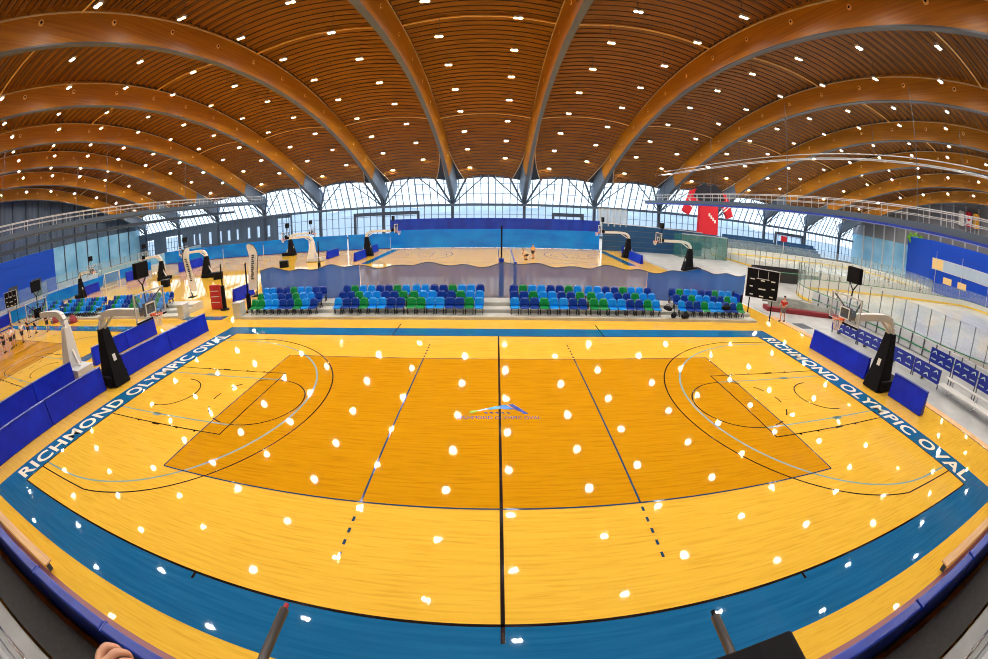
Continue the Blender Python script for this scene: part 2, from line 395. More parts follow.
def count_word(k):   # arches named by their place from the middle of the hall
    return ORD[k]
hole_me = None
for i, xk in enumerate(XK):
    k = i-7
    side = ('left' if k < 0 else 'right'); n = -k if k < 0 else k+1
    a = thing('roof_arch', f'curved timber roof arch, the {ORD[n]} {side} of the logo on the court', 'roof arch', (xk, YW, 0), 0, 'timber roof arches')
    ny = 56; yy = [Y0+(YW-.3-Y0)*j/ny for j in range(ny+1)]
    for s_ in (-1, 1):
        b = MB()
        def P(j, w, z): return (s_*w*(1+.5*max(0, min(1, (yy[j]-42)/30))), yy[j]-YW, z)
        vs = []; fs = []
        for j in range(ny+1):
            z0 = zs(yy[j]); z1 = z0+2.3
            vs += [P(j, .27, z0), P(j, .70, z1), P(j, .55, z1), P(j, .15, z0)]
        for j in range(ny):
            o = 4*j
            for c in range(4): fs.append((o+c, o+(c+1) % 4, o+4+(c+1) % 4, o+4+c))
        b.add(vs, fs).build('timber_side', M['glulam'], a, fix=True)
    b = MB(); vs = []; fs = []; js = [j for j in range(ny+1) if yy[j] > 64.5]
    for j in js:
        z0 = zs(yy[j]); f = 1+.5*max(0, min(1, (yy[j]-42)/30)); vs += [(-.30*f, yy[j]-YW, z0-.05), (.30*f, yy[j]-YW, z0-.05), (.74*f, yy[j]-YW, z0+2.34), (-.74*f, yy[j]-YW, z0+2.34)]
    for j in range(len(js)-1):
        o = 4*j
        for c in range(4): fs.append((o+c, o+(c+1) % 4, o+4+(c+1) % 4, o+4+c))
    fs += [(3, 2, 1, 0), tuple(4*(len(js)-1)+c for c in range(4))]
    b.add(vs, fs).build('daylit_steel_shoe', M['daylit_steel_shoe'], a)  # steel base of the arch; window daylight is painted into its blue grey
    b = MB(); vs = []; fs = []
    for j in range(ny+1):
        z0 = zs(yy[j]); vs += [(-.26, yy[j]-YW, z0-.12), (.26, yy[j]-YW, z0-.12), (.27, yy[j]-YW, z0+.05), (-.27, yy[j]-YW, z0+.05)]
    for j in range(ny):
        o = 4*j
        for c in range(4): fs.append((o+c, o+(c+1) % 4, o+4+(c+1) % 4, o+4+c))
    b.add(vs, fs).build('steel_soffit', M['steel_grey'], a)
    for s_ in (-1, 1):
        b = MB(); pts = []
        for j in range(60):
            y = Y0+(71-Y0)*j/59; e = edge(y)-.02
            pts.append((s_*e, y-YW, zc(y)-.02))
        b.tube(pts, .07, 6); b.build('edge_trim', M['trim_pale'], a)
    s_ = 1 if xk < 0 else -1
    for q in range(15):
        y = -2.2+6.25*(q-1)
        if y > 66: break
        z = zs(y)+1.3
        if hole_me is None:
            b = MB()
            b.tube([(0, 0, 0), (.05, 0, 0)], [.24, .2], 12); hole_me = b.build('air_nozzle', M['pale_timber'], a)
            c = MB().tube([(.045, 0, 0), (.06, 0, 0)], .10, 10).build('nozzle_core', M['black'], hole_me)
            ob = hole_me
        else:
            ob = hole_me.copy(); COL.objects.link(ob); ob.parent = a
            c2 = hole_me.children[0].copy(); COL.objects.link(c2); c2.parent = ob
        ob.location = (s_*.50*(1+.5*max(0, min(1, (y-42)/30))), y-YW, z); ob.rotation_euler = (0, 0, 0 if s_ > 0 else PI)

# ------------------------------------------------------------------ hanging lights
ROWX = (-4.9, 1.4)
lamp0 = None
def bay_name(k):
    if k == 0: return 'middle bay'
    return f'{ORD[abs(k)]} bay {"left" if k < 0 else "right"} of the middle'
for bk in range(-7, 7):
    for r, bx in enumerate(ROWX):
        x = bx+14.3*bk
        if not -97 < x < 96: continue
        y = (4.0 if r else 0.3)-15
        y = 11.4-15.2 if r == 1 else 7.7-15.2
        n = 0
        st = []
        while y < 69:
            st.append(y); y += 7.55 if y < 50 else 7.1
        for q, y in enumerate(reversed(st)):
            zl = 20.95-.0040*(y-24)**2-.15
            t = (x-(-1.68+14.3*bk))/7.15
            zcl = zc(y)+.62*(1-t*t)
            zl = min(zl, zcl-.22)
            lab = f'twin ceiling light, {"right" if r else "left"} row, {bay_name(bk)}, {ORD[q+1]} from the windows'
            grp = 'ceiling lights'
            if lamp0 is None:
                lamp0 = thing('ceiling_light', lab, 'light', (x, y, zl), 0, grp)
                MB().box(-.34, .34, -.17, .17, .02, .2).build('housing', M['white'], lamp0)
                MB().disc((-.17, 0, .012), .115, 12).disc((.17, 0, .012), .115, 12).build('lens', M['lamp'], lamp0, fix=False)
                MB().tube([(0, 0, .2), (0, 0, 1)], .02, 6).build('stem', M['steel_grey'], lamp0)
                o = lamp0
            else:
                o = dup(lamp0, (x, y, zl), 0, lab, grp)
            for ch in o.children:
                if ch.name.startswith('stem'):
                    ch.scale = (1, 1, max(.3, (zcl+.1-zl-.0)))
                    ch.location = (0, 0, .2*(1-ch.scale[2]))

# ------------------------------------------------------------------ north wall
wall_n = struct(MB().box(-98, 98, 75.3, 75.9, 0, .5).build('wall_north', M['steel_blue']))
struct(MB().box(-98, 98, 74.7, 75.3, 6.1, 6.6).build('trim_3', M['steel_blue']))
for i, xk in enumerate(XK):
    struct(MB().box(xk-.28, xk+.28, 74.75, 75.35, 0, 6.1).hexa([(xk-.3, 74.7, 6.6), (xk+.3, 74.7, 6.6), (xk+.3, 75.3, 6.6), (xk-.3, 75.3, 6.6)],
           [(xk-.5, 74.2, 7.9), (xk+.5, 74.2, 7.9), (xk+.5, 74.9, 7.9), (xk-.5, 74.9, 7.9)]).build('trim_column', M['steel_dark']))
    b = MB()
    for s_ in (-1, 1):
        b.bar((xk+s_*.3, 74.6, 6.7), (xk+s_*3.0, 71.0, 11.5), .26, .26)
        if k % 2 == 0 or i % 2: b.bar((xk+s_*.4, 74.7, 6.7), (xk+s_*6.6, 71.4, 12.1), .16, .16)
    struct(b.build('trim_brace', M['steel_blue']))
def up(y01, z): return z
wn = 0
for (xa, xb) in bays:
    xa2, xb2 = max(xa, -98), min(xb, 98)
    xm = (xa+xb)/2
    # upper, leaning glazing
    wn += 1
    b = MB().add([(xa2, 75, 6.6), (xb2, 75, 6.6), (xb2, 71.2, 12.6), (xa2, 71.2, 12.6)], [(0, 1, 2, 3)])
    w = struct(b.build(f'window_{wn}', M['window_glass'], fix=False))
    m = MB(); n = int((xb2-xa2)/1.43)
    for q in range(n+1):
        x = xa2+(xb2-xa2)*q/n
        m.bar((x, 74.95, 6.6), (x, 71.15, 12.6), .17 if q % 5 else .26, .14)
    for t in (.33, .66):
        m.bar((xa2, 75-3.8*t, 6.6+6*t), (xb2, 75-3.8*t, 6.6+6*t), .12, .1)
    m.build('mullion', M['mullion'], w)
    if xm > -46:
        wn += 1
        b = MB().add([(xa2, 75.1, .5), (xb2, 75.1, .5), (xb2, 75.1, 6.1), (xa2, 75.1, 6.1)], [(0, 1, 2, 3)])
        w = struct(b.build(f'window_{wn}', M['window_glass'], fix=False))
        m = MB()
        for q in range(n+1):
            x = xa2+(xb2-xa2)*q/n; m.bar((x, 75.05, .5), (x, 75.05, 6.1), .15, .12)
        for z in (2.4, 4.4): m.bar((xa2, 75.05, z), (xb2, 75.05, z), .08, .08)
        m.build('mullion', M['mullion'], w)
# solid stretch of the north wall towards the west, with openings
opens = [(-95.5, -91, .5, 4.6), (-86.0, -79.0, .4, 4.8), (-75.0, -74.2, 1.8, 4.4), (-73.0, -72.2, 1.8, 4.4), (-69.5, -68.4, 1.5, 4.4), (-66, -65, 1.5, 4.3), (-63.2, -62.2, 1.8, 4.2),
         (-60.4, -59.6, 1.8, 4.2), (-57, -56.1, 1.8, 4.3), (-54.2, -53.3, 1.8, 4.3), (-51.3, -50.4, 1.8, 4.3), (-48.4, -44.9, .5, 5.6)]
m = MB(); x = -98
for (a, b_, z0, z1) in opens:
    m.box(x, a, 74.9, 75.3, 0, 6.1); m.box(a, b_, 74.9, 75.3, 0, z0); m.box(a, b_, 74.9, 75.3, z1, 6.1); x = b_
m.box(x, -44.6, 74.9, 75.3, 0, 6.1)
struct(m.build('wall_northwest', M['corrugated']))
for (a, b_, z0, z1) in opens:
    wn += 1
    w = struct(MB().add([(a, 75.1, z0), (b_, 75.1, z0), (b_, 75.1, z1), (a, 75.1, z1)], [(0, 1, 2, 3)]).build(f'window_{wn}', M['window_glass'], fix=False))
    if b_-a > 2:
        m = MB(); n = int((b_-a)/1.1)
        for q in range(n+1): m.bar((a+(b_-a)*q/n, 75.05, z0), (a+(b_-a)*q/n, 75.05, z1), .1, .1)
        for t in (.33, .66): m.bar((a, 75.05, z0+(z1-z0)*t), (b_, 75.05, z0+(z1-z0)*t), .08, .08)
        m.build('mullion', M['steel_dark'], w)
# dark portal frames set into the glazing
for (xa, xb, z) in ((-29.5, -15.5, 4.6), (11, 17.5, 4.2), (66, 76, 4.6)):
    struct(MB().box(xa, xb, 74.4, 74.8, z, z+.7).box(xa, xa+.5, 74.4, 74.8, 0, z).box(xb-.5, xb, 74.4, 74.8, 0, z).build('door_frame', M['steel_dark']))

# end walls, south wall
def gable(x0, x1, name, m, y0=-27.4, y1=75.3):
    poly = [(y0, 0), (y1, 0)]+[(y, (zc(y)+.9)) for y in [y1-(y1-y0)*t/24 for t in range(25)]]
    return struct(MB().prism(poly, 'x', x0, x1).build(name, m))
ww = gable(-98.6, -98, 'wall_west', M['corrugated']); we = gable(98, 98.6, 'wall_east', M['grey_wall'])
struct(MB().box(-98, 98, -28.2, -27.4, 0, 11.5).build('wall_south', M['grey_wall']))
b = MB(); c = MB()
for q in range(24):
    y = -24+4.1*q
    b.box(-97.95, -97.7, y-.16, y+.16, 0, min(zc(y), 20))
    c.box(97.6, 97.95, y-.2, y+.2, 0, min(zc(y), 20))
b.build('wall_post', M['steel_dark'], ww); c.build('wall_post', M['grey_light'], we)
MB().box(-97.95, -97.85, -20, 75, .2, 8.2).build('frosted_panel', M['fog_panel'], ww)
MB().box(97.85, 97.95, -20, 75, .2, 8.6).build('frosted_panel', M['fog_panel'], we)

# outside
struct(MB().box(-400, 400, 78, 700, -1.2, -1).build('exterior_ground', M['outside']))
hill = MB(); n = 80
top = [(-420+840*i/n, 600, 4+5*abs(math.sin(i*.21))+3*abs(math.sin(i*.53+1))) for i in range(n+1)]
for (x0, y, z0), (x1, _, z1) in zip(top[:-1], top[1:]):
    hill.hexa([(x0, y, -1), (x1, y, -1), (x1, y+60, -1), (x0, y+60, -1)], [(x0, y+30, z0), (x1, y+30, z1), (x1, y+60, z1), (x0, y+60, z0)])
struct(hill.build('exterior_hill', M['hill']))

exec_order = []
# ------------------------------------------------------------------ basketball units
def make_hoop(label, loc, rz, col_mat, base_mat, clock=True, group='basketball hoop units'):
    h = thing('basketball_hoop', label, 'basketball hoop', loc, rz, group)
    MB().box(-1.2, .65, -.62, .62, .06, .5).build('base', base_mat, h, bevel=.04)
    for x in (-1.0, .5):
        for y in (-.55, .55): MB().tube([(x, y-.04, .06), (x, y+.04, .06)], .06, 10).build('caster', M['black'], h)
    MB().hexa([(-.25, -.52, .02), (.92, -.52, .02), (.92, .52, .02), (-.25, .52, .02)],
              [(-.1, -.24, 2.5), (.33, -.24, 2.5), (.33, .24, 2.5), (-.1, .24, 2.5)]).build('column_pad', col_mat, h, bevel=.05)
    MB().box(.0, .012, -.10, .10, -.15, .15).build('maker_plate', M['white'], h, loc=(.635, 0, 1.22)).rotation_euler = (0, -.235, 0)
    for y in (-.14, .14): MB().bar((.08, y, 2.2), (.16, y, 2.75), .12, .16).build('upright', M['white'], h)
    b = MB(); pts = [(.06, 0, 2.45), (.16, 0, 2.78), (.34, 0, 2.98), (.62, 0, 3.1), (1.0, 0, 3.15), (1.8, 0, 3.16), (3.5, 0, 3.12)]
    for p, q in zip(pts[:-1], pts[1:]): b.bar(p, q, .26, .28)
    b.build('arm', M['white'], h)
    MB().bar((.0, 0, 1.5), (-.65, 0, .5), .12, .12).build('brace', M['white'], h)
    MB().bar((.3, .0, 2.5), (1.2, 0, 3.05), .1, .1).build('brace', M['white'], h)
    b = MB()
    b.box(3.86, 3.96, -.30, .30, 3.02, 3.5); b.bar((3.4, 0, 3.16), (3.9, 0, 3.2), .3, .3)
    b.bar((3.5, .1, 3.2), (3.95, .8, 3.85), .05, .05); b.bar((3.5, -.1, 3.2), (3.95, -.8, 3.85), .05, .05)
    b.build('mount', M['black'], h)
    bd = MB().box(4.0, 4.03, -.87, .87, 2.93, 3.92).build('backboard', M['board_glass'], h)
    f = MB()
    for (y0, y1, z0, z1) in ((-.9, .9, 2.90, 2.95), (-.9, .9, 3.9, 3.95), (-.9, -.85, 2.9, 3.95), (.85, .9, 2.9, 3.95)): f.box(3.98, 4.05, y0, y1, z0, z1)
    f.build('board_frame', M['grey_light'], bd)
    f = MB()
    for (y0, y1, z0, z1) in ((-.295, .295, 3.05, 3.1), (-.295, .295, 3.45, 3.5), (-.295, -.245, 3.05, 3.5), (.245, .295, 3.05, 3.5)): f.box(4.03, 4.045, y0, y1, z0, z1)
    f.build('target_square', M['white'], bd)
    f = MB(); f.box(3.99, 4.06, -.9, .9, 2.86, 2.93); f.build('board_padding', M['black'], bd)
    b = MB(); b.tube([(4.41+.23*math.cos(2*PI*t/24), .23*math.sin(2*PI*t/24), 3.05) for t in range(25)], .014, 6, False)
    b.box(4.04, 4.2, -.10, .10, 3.0, 3.07); b.bar((4.05, .08, 2.96), (4.22, .12, 3.04), .02, .02); b.bar((4.05, -.08, 2.96), (4.22, -.12, 3.04), .02, .02)
    rim = b.build('rim', M['orange'], h)
    b = MB(); N = 12
    def np(i, l):
        r = [.225, .20, .165, .135, .125][l]; a = 2*PI*(i+.5*(l % 2))/N
        return (4.41+r*math.cos(a), r*math.sin(a), 3.04-.105*l)
    for l in range(4):
        for i in range(N):
            b.tube([np(i, l), np(i if l % 2 == 0 else i+1, l+1)], .009, 3, False); b.tube([np(i, l), np(i-1 if l % 2 == 0 else i, l+1)], .009, 3, False)
    b.build('net', M['cord'], rim, fix=False)
    if clock:
        b = MB(); b.tube([(3.8, 0, 3.4), (3.7, 0, 4.15)], .035, 6); b.tube([(3.7, 0, 4.15), (3.7, -.26, 4.45)], .025, 6); b.tube([(3.7, 0, 4.15), (3.7, .26, 4.45)], .025, 6)
        s = b.build('clock_stand', M['black'], h)
        MB().box(3.56, 3.8, -.36, .36, 4.42, 5.02).build('shot_clock', M['black'], s, bevel=.02)
    return h
hA = make_hoop('black padded basketball hoop beside the left lettering strip of the main court', (-16.83, 0, 0), 0, M['black'], M['black'])
hB = dup(hA, (16.83, 0, 0), PI, 'black padded basketball hoop between the two blue pads by the right lettering strip')
wm = {'column_pad': M['white'], 'base': M['grey_light']}
def hoop(loc, rz, lab, white=False):
    return dup(hA, loc, rz, lab, None, wm if white else None)
hoop((-20.9, .2, 0), PI, 'white columned basketball hoop behind the left blue pads, facing the neighbouring court', True)
hoop((-16.6, 41.3, 0), 0, 'white armed basketball hoop at the left end of the far court')
hoop((16.9, 41.6, 0), PI, 'white armed basketball hoop at the right end of the far court')
hoop((21.0, 31.6, 0), PI, 'basketball hoop standing beside the right end of the mesh divider')
hoop((-22.4, 37.6, 0), PI, 'basketball hoop with its back to the far court, left of it', True)
hoop((-33.2, 29.2, 0), PI, 'basketball hoop between the two feather flags')
hoop((-42.2, 29.8, 0), PI, 'basketball hoop left of the leaning feather flag')
hoop((-52.6, 21.6, 0), 0, 'basketball hoop behind the far left seat bank, near the goal')
hoop((-30.5, 46.6, 0), 0, 'small distant basketball hoop against the azure padded wall')

# ------------------------------------------------------------------ blue barrier pads round the hoops
def barrier(label, x, y0, y1, face, h=1.0, m='pad_blue', group='blue barrier pads around the hoops'):
    t = thing('barrier_pad', label, 'barrier pad', (x, (y0+y1)/2, 0), 0 if face > 0 else PI, group)
    L = (y1-y0)/2-.015
    MB().prism([(.0, .01), (-.42, .01), (-.30, h), (-.16, h)], 'y', -L, L).build('cushion', M[m], t, bevel=.03)
    MB().prism([(-.13, h-.005), (-.33, h-.005), (-.33, h+.025), (-.13, h+.025)], 'y', -L, L).build('top_piping', M['pad_navy'], t)
    return t
barrier('long blue barrier pad at the near left corner of the main court', -16.46, -8.1, -4.4, 1)
barrier('blue barrier pad on the near side of the left hoop', -16.46, -4.4, -.75, 1)
barrier('blue barrier pad on the far side of the left hoop', -16.46, .75, 4.4, 1)
barrier('blue barrier pad at the far left corner, ending by the seats', -16.46, 4.4, 8.0, 1)
barrier('blue pad of the rear left row, nearest the camera', -20.4, -6.2, -3.4, -1, .95)
barrier('blue pad of the rear left row beside the white hoop', -20.4, -3.4, -.5, -1, .95)
barrier('blue pad of the rear left row just beyond the white hoop', -20.9, 1.5, 4.4, -1, .95)
barrier('blue pad of the rear left row, its far end', -20.9, 4.4, 7.2, -1, .95)
barrier('long blue barrier pad beyond the right hoop', 16.5, .95, 5.6, -1)
barrier('short blue barrier pad on the near side of the right hoop', 16.5, -3.1, -.85, -1)
barrier('blue pad folded against the seats beside the post with red padding', -19.3, 15.3, 18.2, 1, .95)
barrier('blue pad at the right end of the far court', 16.4, 35.6, 40.4, -1)
barrier('blue pad at the far court behind its right hoop', 17.6, 43, 47.5, -1)
barrier('blue pad at the far court in front of its left hoop', -16.2, 36.0, 40.2, 1)
barrier('blue pad at the far court beyond its left hoop', -16.6, 42.6, 47.4, 1)
barrier('blue pad left of the far court, near the detached hoop', -21.6, 39.5, 43.5, -1)
barrier('blue pad beneath the distant hoop left of the flag', -44.5, 36, 42, 1, 1.3)
barrier('blue pad beside the white goal', -52.8, 31.5, 36, 1, 1.4)
barrier('blue pad beneath the hoop on the far left', -53.4, 22.8, 26, 1, 1.2)

# ------------------------------------------------------------------ seat banks
SEAT = {'N': 'seat_navy', 'A': 'seat_azure', 'G': 'seat_green'}
CN = {'N': 'navy', 'A': 'azure', 'G': 'green'}
def make_seat(lab, loc, c):
    t = thing('stadium_seat', lab, 'seat', loc, 0, 'seats of the portable banks')
    def back(u, v):
        x = (u-.5)*.49; w = abs(u-.5)*2
        return (x*(1-.22*v**3), .16+.10*v-.06*w*w+.0, .46+.43*v-.035*w**4*v)
    b = MB().grid(back, 6, 4); o = b.build('backrest', M[SEAT[c]], t, smooth=True, fix=False)
    sd = o.modifiers.new('s', 'SOLIDIFY'); sd.thickness = .035
    def pan(u, v):
        x = (u-.5)*.45; w = abs(u-.5)*2
        return (x, -.26+.42*v, .43+.02*w*w-(.05*(1-v)**3)+.02*v**4)
    b = MB().grid(pan, 6, 5); o = b.build('seat', M[SEAT[c]], t, smooth=True, fix=False)
    sd = o.modifiers.new('s', 'SOLIDIFY'); sd.thickness = .035
    for s_ in (-1, 1):
        b = MB(); x = s_*.2
        b.bar((x, .12, 0), (x, .02, .42), .045, .05); b.bar((x, -.14, 0), (x, .0, .40), .035, .04); b.bar((x, -.2, .39), (x, .17, .41), .04, .04); b.bar((x, .14, .4), (x, .2, .62), .035, .035)
        b.build('leg', M['seat_leg'], t)
    return t
protos = {}
ODD = ["GGAANNGAN", "GAANNGAAN", "AANNGAANN"]; EVEN = ["ANNGAANNG", "NNGAANNGA", "NGAANNGAA"]
ROWNAME = ['front', 'middle', 'back']
def seat_block(xc, n, pat, blabel, group, y=11.0, pitch=.53):
    for r in range(3):
        for i in range(n):
            c = pat[r][i]; x = xc+(i-(n-1)/2)*pitch
            loc = (x, y+.80*r, .165+.2*r)
            lab = f'{CN[c]} seat, {ORD[i+1]} in the {ROWNAME[r]} row, {blabel}'
            if c not in protos: protos[c] = make_seat(lab, loc, c); protos[c]['group'] = group
            else: dup(protos[c], loc, 0, lab, group)
BX = [(-12.75, 9, ODD, 'block at the left end of the middle bank'), (-7.2, 8, EVEN, 'second block from the left in the middle bank'),
      (-2.88, 8, ODD, 'block just left of the aisle pole'), (2.75, 8, EVEN, 'block just right of the aisle pole'),
      (7.12, 8, ODD, 'fifth block of the middle bank'), (12.75, 9, EVEN, 'block beside the black scoreboard')]
for q in BX: seat_block(*q, 'seats of the middle bank')
for i, xc in enumerate((-50.5, -46.0, -40.6, -36.2, -30.8, -26.3)):
    seat_block(xc, 8, ODD if i % 2 else EVEN, f'{ORD[i+1]} block of the far left bank', 'seats of the far left bank', 11.4)
def platform(bank, x0, x1, y):
    xm = (x0+x1)/2; L = (x1-x0)/2
    for word, a, b_, h in (('front', 0, .92, .15), ('middle', .925, 1.72, .35), ('back', 1.725, 3.0, .55)):
        t = thing('seating_tier', f'pale {word} step of the long platform under the {bank} seat bank', 'seating step', (xm, y+a, 0), 0, f'platform steps of the {bank} bank')
        MB().box(-L, L, 0, b_-a, 0, h).build('deck', M['concrete_pale'], t)
        MB().box(-L, L, -.004, .05, h-.04, h-.0005).build('nosing', M['alum'], t)
platform('middle', -15.6, 15.9, 10.42)
platform('far left', -53, -21.6, 10.8)
for x, lab in ((-16.0, 'squat beige end block at the left end of the middle seat platform'), (-21.2, 'squat beige end block at the right end of the far left seat platform')):
    t = thing('end_block', lab, 'block', (x, 10.9, 0), 0, 'platform end blocks')
    MB().box(-.3, .3, -.35, .35, 0, .95).build('body', M['concrete_pale'], t, bevel=.03); MB().box(-.32, .32, -.37, .37, .95, 1.0).build('cap', M['grey_light'], t)
t = thing('end_screen', 'blue end screen at the right end of the middle seat bank', 'screen', (15.98, 13.3, 0)); MB().box(-.05, .05, -.5, .5, .02, 1.2).build('panel', M['navy_wall'], t); each('post', M['black'], t, [MB().box(-.07, .07, y, y+.1, 0, 1.25) for y in (-.6, .5)])
def bag(loc, s, lab, m='black'):
    t = thing('sports_bag', lab, 'bag', loc, rnd.random()*3, 'sports bags left at the seats')
    b = MB().grid(lambda u, v: ((v-.5)*.7*s, .16*s*math.cos(2*PI*u)*(1-.5*(2*v-1)**4), .15*s+.15*s*math.sin(2*PI*u)*(1-.5*(2*v-1)**4)), 10, 6)
    b.build('body', M[m], t, smooth=True)
    MB().tube([(-.2*s, 0, .28*s), (-.1*s, .02, .40*s), (.1*s, .02, .40*s), (.2*s, 0, .28*s)], .015, 5).build('strap', M['seat_leg'], t)
bag((10.0, 10.75, .15), 1.0, 'black sports bag on the step by the right aisle')
bag((10.7, 10.62, .15), .9, 'second black sports bag on the step, nearer the scoreboard')
bag((9.55, 10.72, .56), .9, 'dark bag heaped on the last seat before the right aisle')
bag((13.6, 10.78, .67), 1.0, 'dark bag lying on a front seat near the scoreboard')

# ------------------------------------------------------------------ mesh divider behind the seats
def cur(u, v):
    x = -16+33*u; topz = 2.42+.10*math.sin(x*1.1)+.08*math.sin(x*2.9+1)-.12*math.exp(-((x-9)/3)**2)
    return (x, .12*math.sin(x*2.1)*(.4+.6*v)+.05*math.sin(x*5.3), .03+(topz-.03)*v)
for x0, x1, m, lab in ((-16, -8.6, 'net_royal', 'royal blue mesh curtain behind the left seat block of the middle bank'), (-8.6, 9.4, 'net_blue', 'long grey translucent mesh curtain behind the central seats'),
                       (9.4, 17, 'net_royal', 'royal blue mesh curtain behind the seats beside the scoreboard')):
    t = thing('divider_curtain', lab, 'curtain', (0, 14.1, 0), 0, 'mesh divider curtains'); u0, u1 = (x0+16.01)/33, (x1+15.99)/33
    MB().grid(lambda u, v: cur(u0+(u1-u0)*u, v), 80, 8).build('mesh', M[m], t, smooth=True, fix=False)
    MB().tube([Vector(cur(u0+(u1-u0)*i/60, 1)) for i in range(61)], .03, 5).build('hem', M['steel_blue'], t)
def pole(lab, loc, hp, ht, m):
    t = thing('volleyball_post', lab, 'post', loc, 0, 'volleyball posts')
    MB().tube([(0, 0, 0), (0, 0, ht)], .055, 10).build('pole', M['black'], t)
    MB().tube([(0, 0, .1), (0, 0, hp)], .16, 14).build('post_padding', M[m], t, smooth=False)
    MB().tube([(0, 0, 0), (0, 0, .08)], .34, 16).build('base', M['black'], t)
    return t
pole('navy padded volleyball post behind the central aisle', (.2, 14.7, 0), 2.75, 4.75, 'pad_navy')
pole('slim black volleyball post left of the middle seat bank', (-16.1, 12.3, 0), 1.2, 3.2, 'black')
pole('black volleyball post beside the red pad', (-18.8, 13.0, 0), 1.7, 3.2, 'black')
pole('thin black post near the goal on the far left', (-50.5, 20.5, 0), .8, 3.4, 'black')
pole('thin black post rising left of the far court', (-18.4, 30, 0), .8, 3.0, 'black')
t = thing('post_pad', 'red vinyl pad leaning on the volleyball post', 'pad', (-19.68, 13.2, 0)); b = MB().box(-.5, .5, -.1, .1, .02, 1.75); b.build('cushion', M['red'], t, bevel=.03)
b = MB(); [b.box(-.4, .4, -.115, -.1, z, z+.05) for z in (.5, .9, 1.3)]; b.build('stripe', M['white'], t)
t = thing('volleyball_net', 'folded dark blue volleyball net seen end on behind the aisle', 'net', (1.05, 14.9, 0))
MB().grid(lambda u, v: (.06*math.sin(6*u)*(1-v), 9*u, .95+1.45*v), 20, 6).build('mesh', M['net_thin'], t, fix=False)
MB().box(-.03, .03, 0, 9, 2.36, 2.46).box(-.02, .02, 0, 9, .92, .98).build('tape', M['pad_navy'], t); MB().tube([(0, -.05, .3), (0, -.05, 2.5)], .1, 8).build('bundle', M['pad_navy'], t)
MB().tube([(0, -.05, 0), (0, -.05, .3)], .04, 8).build('foot', M['black'], t)

# ------------------------------------------------------------------ far court enclosure
t = thing('padded_wall', 'tall two tone blue padded wall behind the far court', 'wall pad', (-.2, 50.0, 0))
MB().grid(lambda u, v: (-15.3+30.4*u, .05*math.sin(u*60)-.0, .05+2.65*v), 120, 2).build('lower_pad', M['azure_wall'], t, smooth=True, fix=False)
MB().grid(lambda u, v: (-15.3+30.4*u, .12+.06*math.sin(u*95), 2.65+1.65*v), 160, 2).build('upper_curtain', M['navy_wall'], t, smooth=True, fix=False)
each('support_post', M['steel_dark'], t, [MB().tube([(-15.3+30.4*i/8, .25, 0), (-15.3+30.4*i/8, .25, 4.3)], .05, 6) for i in range(9)])
for i, (x0, x1, lab) in enumerate(((-62, -46.5, 'azure padded wall panel in the far left corner of the wood floor'), (-46.3, -37.7, 'azure padded wall panel behind the leaning feather flag'), (-37.5, -29, 'azure padded wall panel farthest from the navy curtain'), (-28.8, -22.4, 'azure padded wall panel between two distant hoops'), (-22.2, -15.6, 'azure padded wall panel beside the navy curtain'))):
    t = thing('padded_wall', lab, 'wall pad', ((x0+x1)/2, 50.2, 0), 0, 'azure wall panels'); w = (x1-x0)/2
    MB().box(-w, w, 0, .12, .1, 2.1).build('cushion', M['azure_wall'], t, bevel=.03); MB().box(-w, w, 0, .14, 2.1, 2.3).build('cap', M['azure_wall'], t); MB().box(-w, w, -.02, .12, 0, .1).build('kickboard', M['pad_navy'], t)
t = thing('barrier_wall', 'slate barrier wall right of the far court', 'barrier', (23, 50.0, 0)); MB().hexa([(-7.6, 0, 0), (9, 0, 0), (9, .3, 0), (-7.6, .3, 0)], [(-7.6, 0, 4.0), (9, 0, 3.6), (9, .3, 3.6), (-7.6, .3, 4.0)]).build('panel', M['teal_wall'], t); each('rail', M['steel_blue'], t, [MB().box(-7.6, 9, -.05, -.005, z, z+.08) for z in (.6, 1.4, 2.2, 3.0)]); MB().bar((-7.6, .1, 4.05), (9, .1, 3.65), .3, .12).build('cap', M['grey_light'], t)
t = thing('hanging_mesh', 'pale grey mesh curtain gathered up beside the navy wall', 'curtain', (16.8, 50.1, 3.6)); MB().grid(lambda u, v: (-2.2+4.4*u, .15*math.sin(u*30), 2.6*v), 40, 3).build('mesh', M['net_pale'], t, smooth=True, fix=False); MB().tube([(-2.3, 0, 2.6), (2.3, 0, 2.6)], .05, 6).build('rail', M['steel_grey'], t); each('post', M['steel_grey'], t, [MB().tube([(x, .1, 2.6), (x, .1, -3.6)], .05, 6) for x in (-2.3, 2.3)])

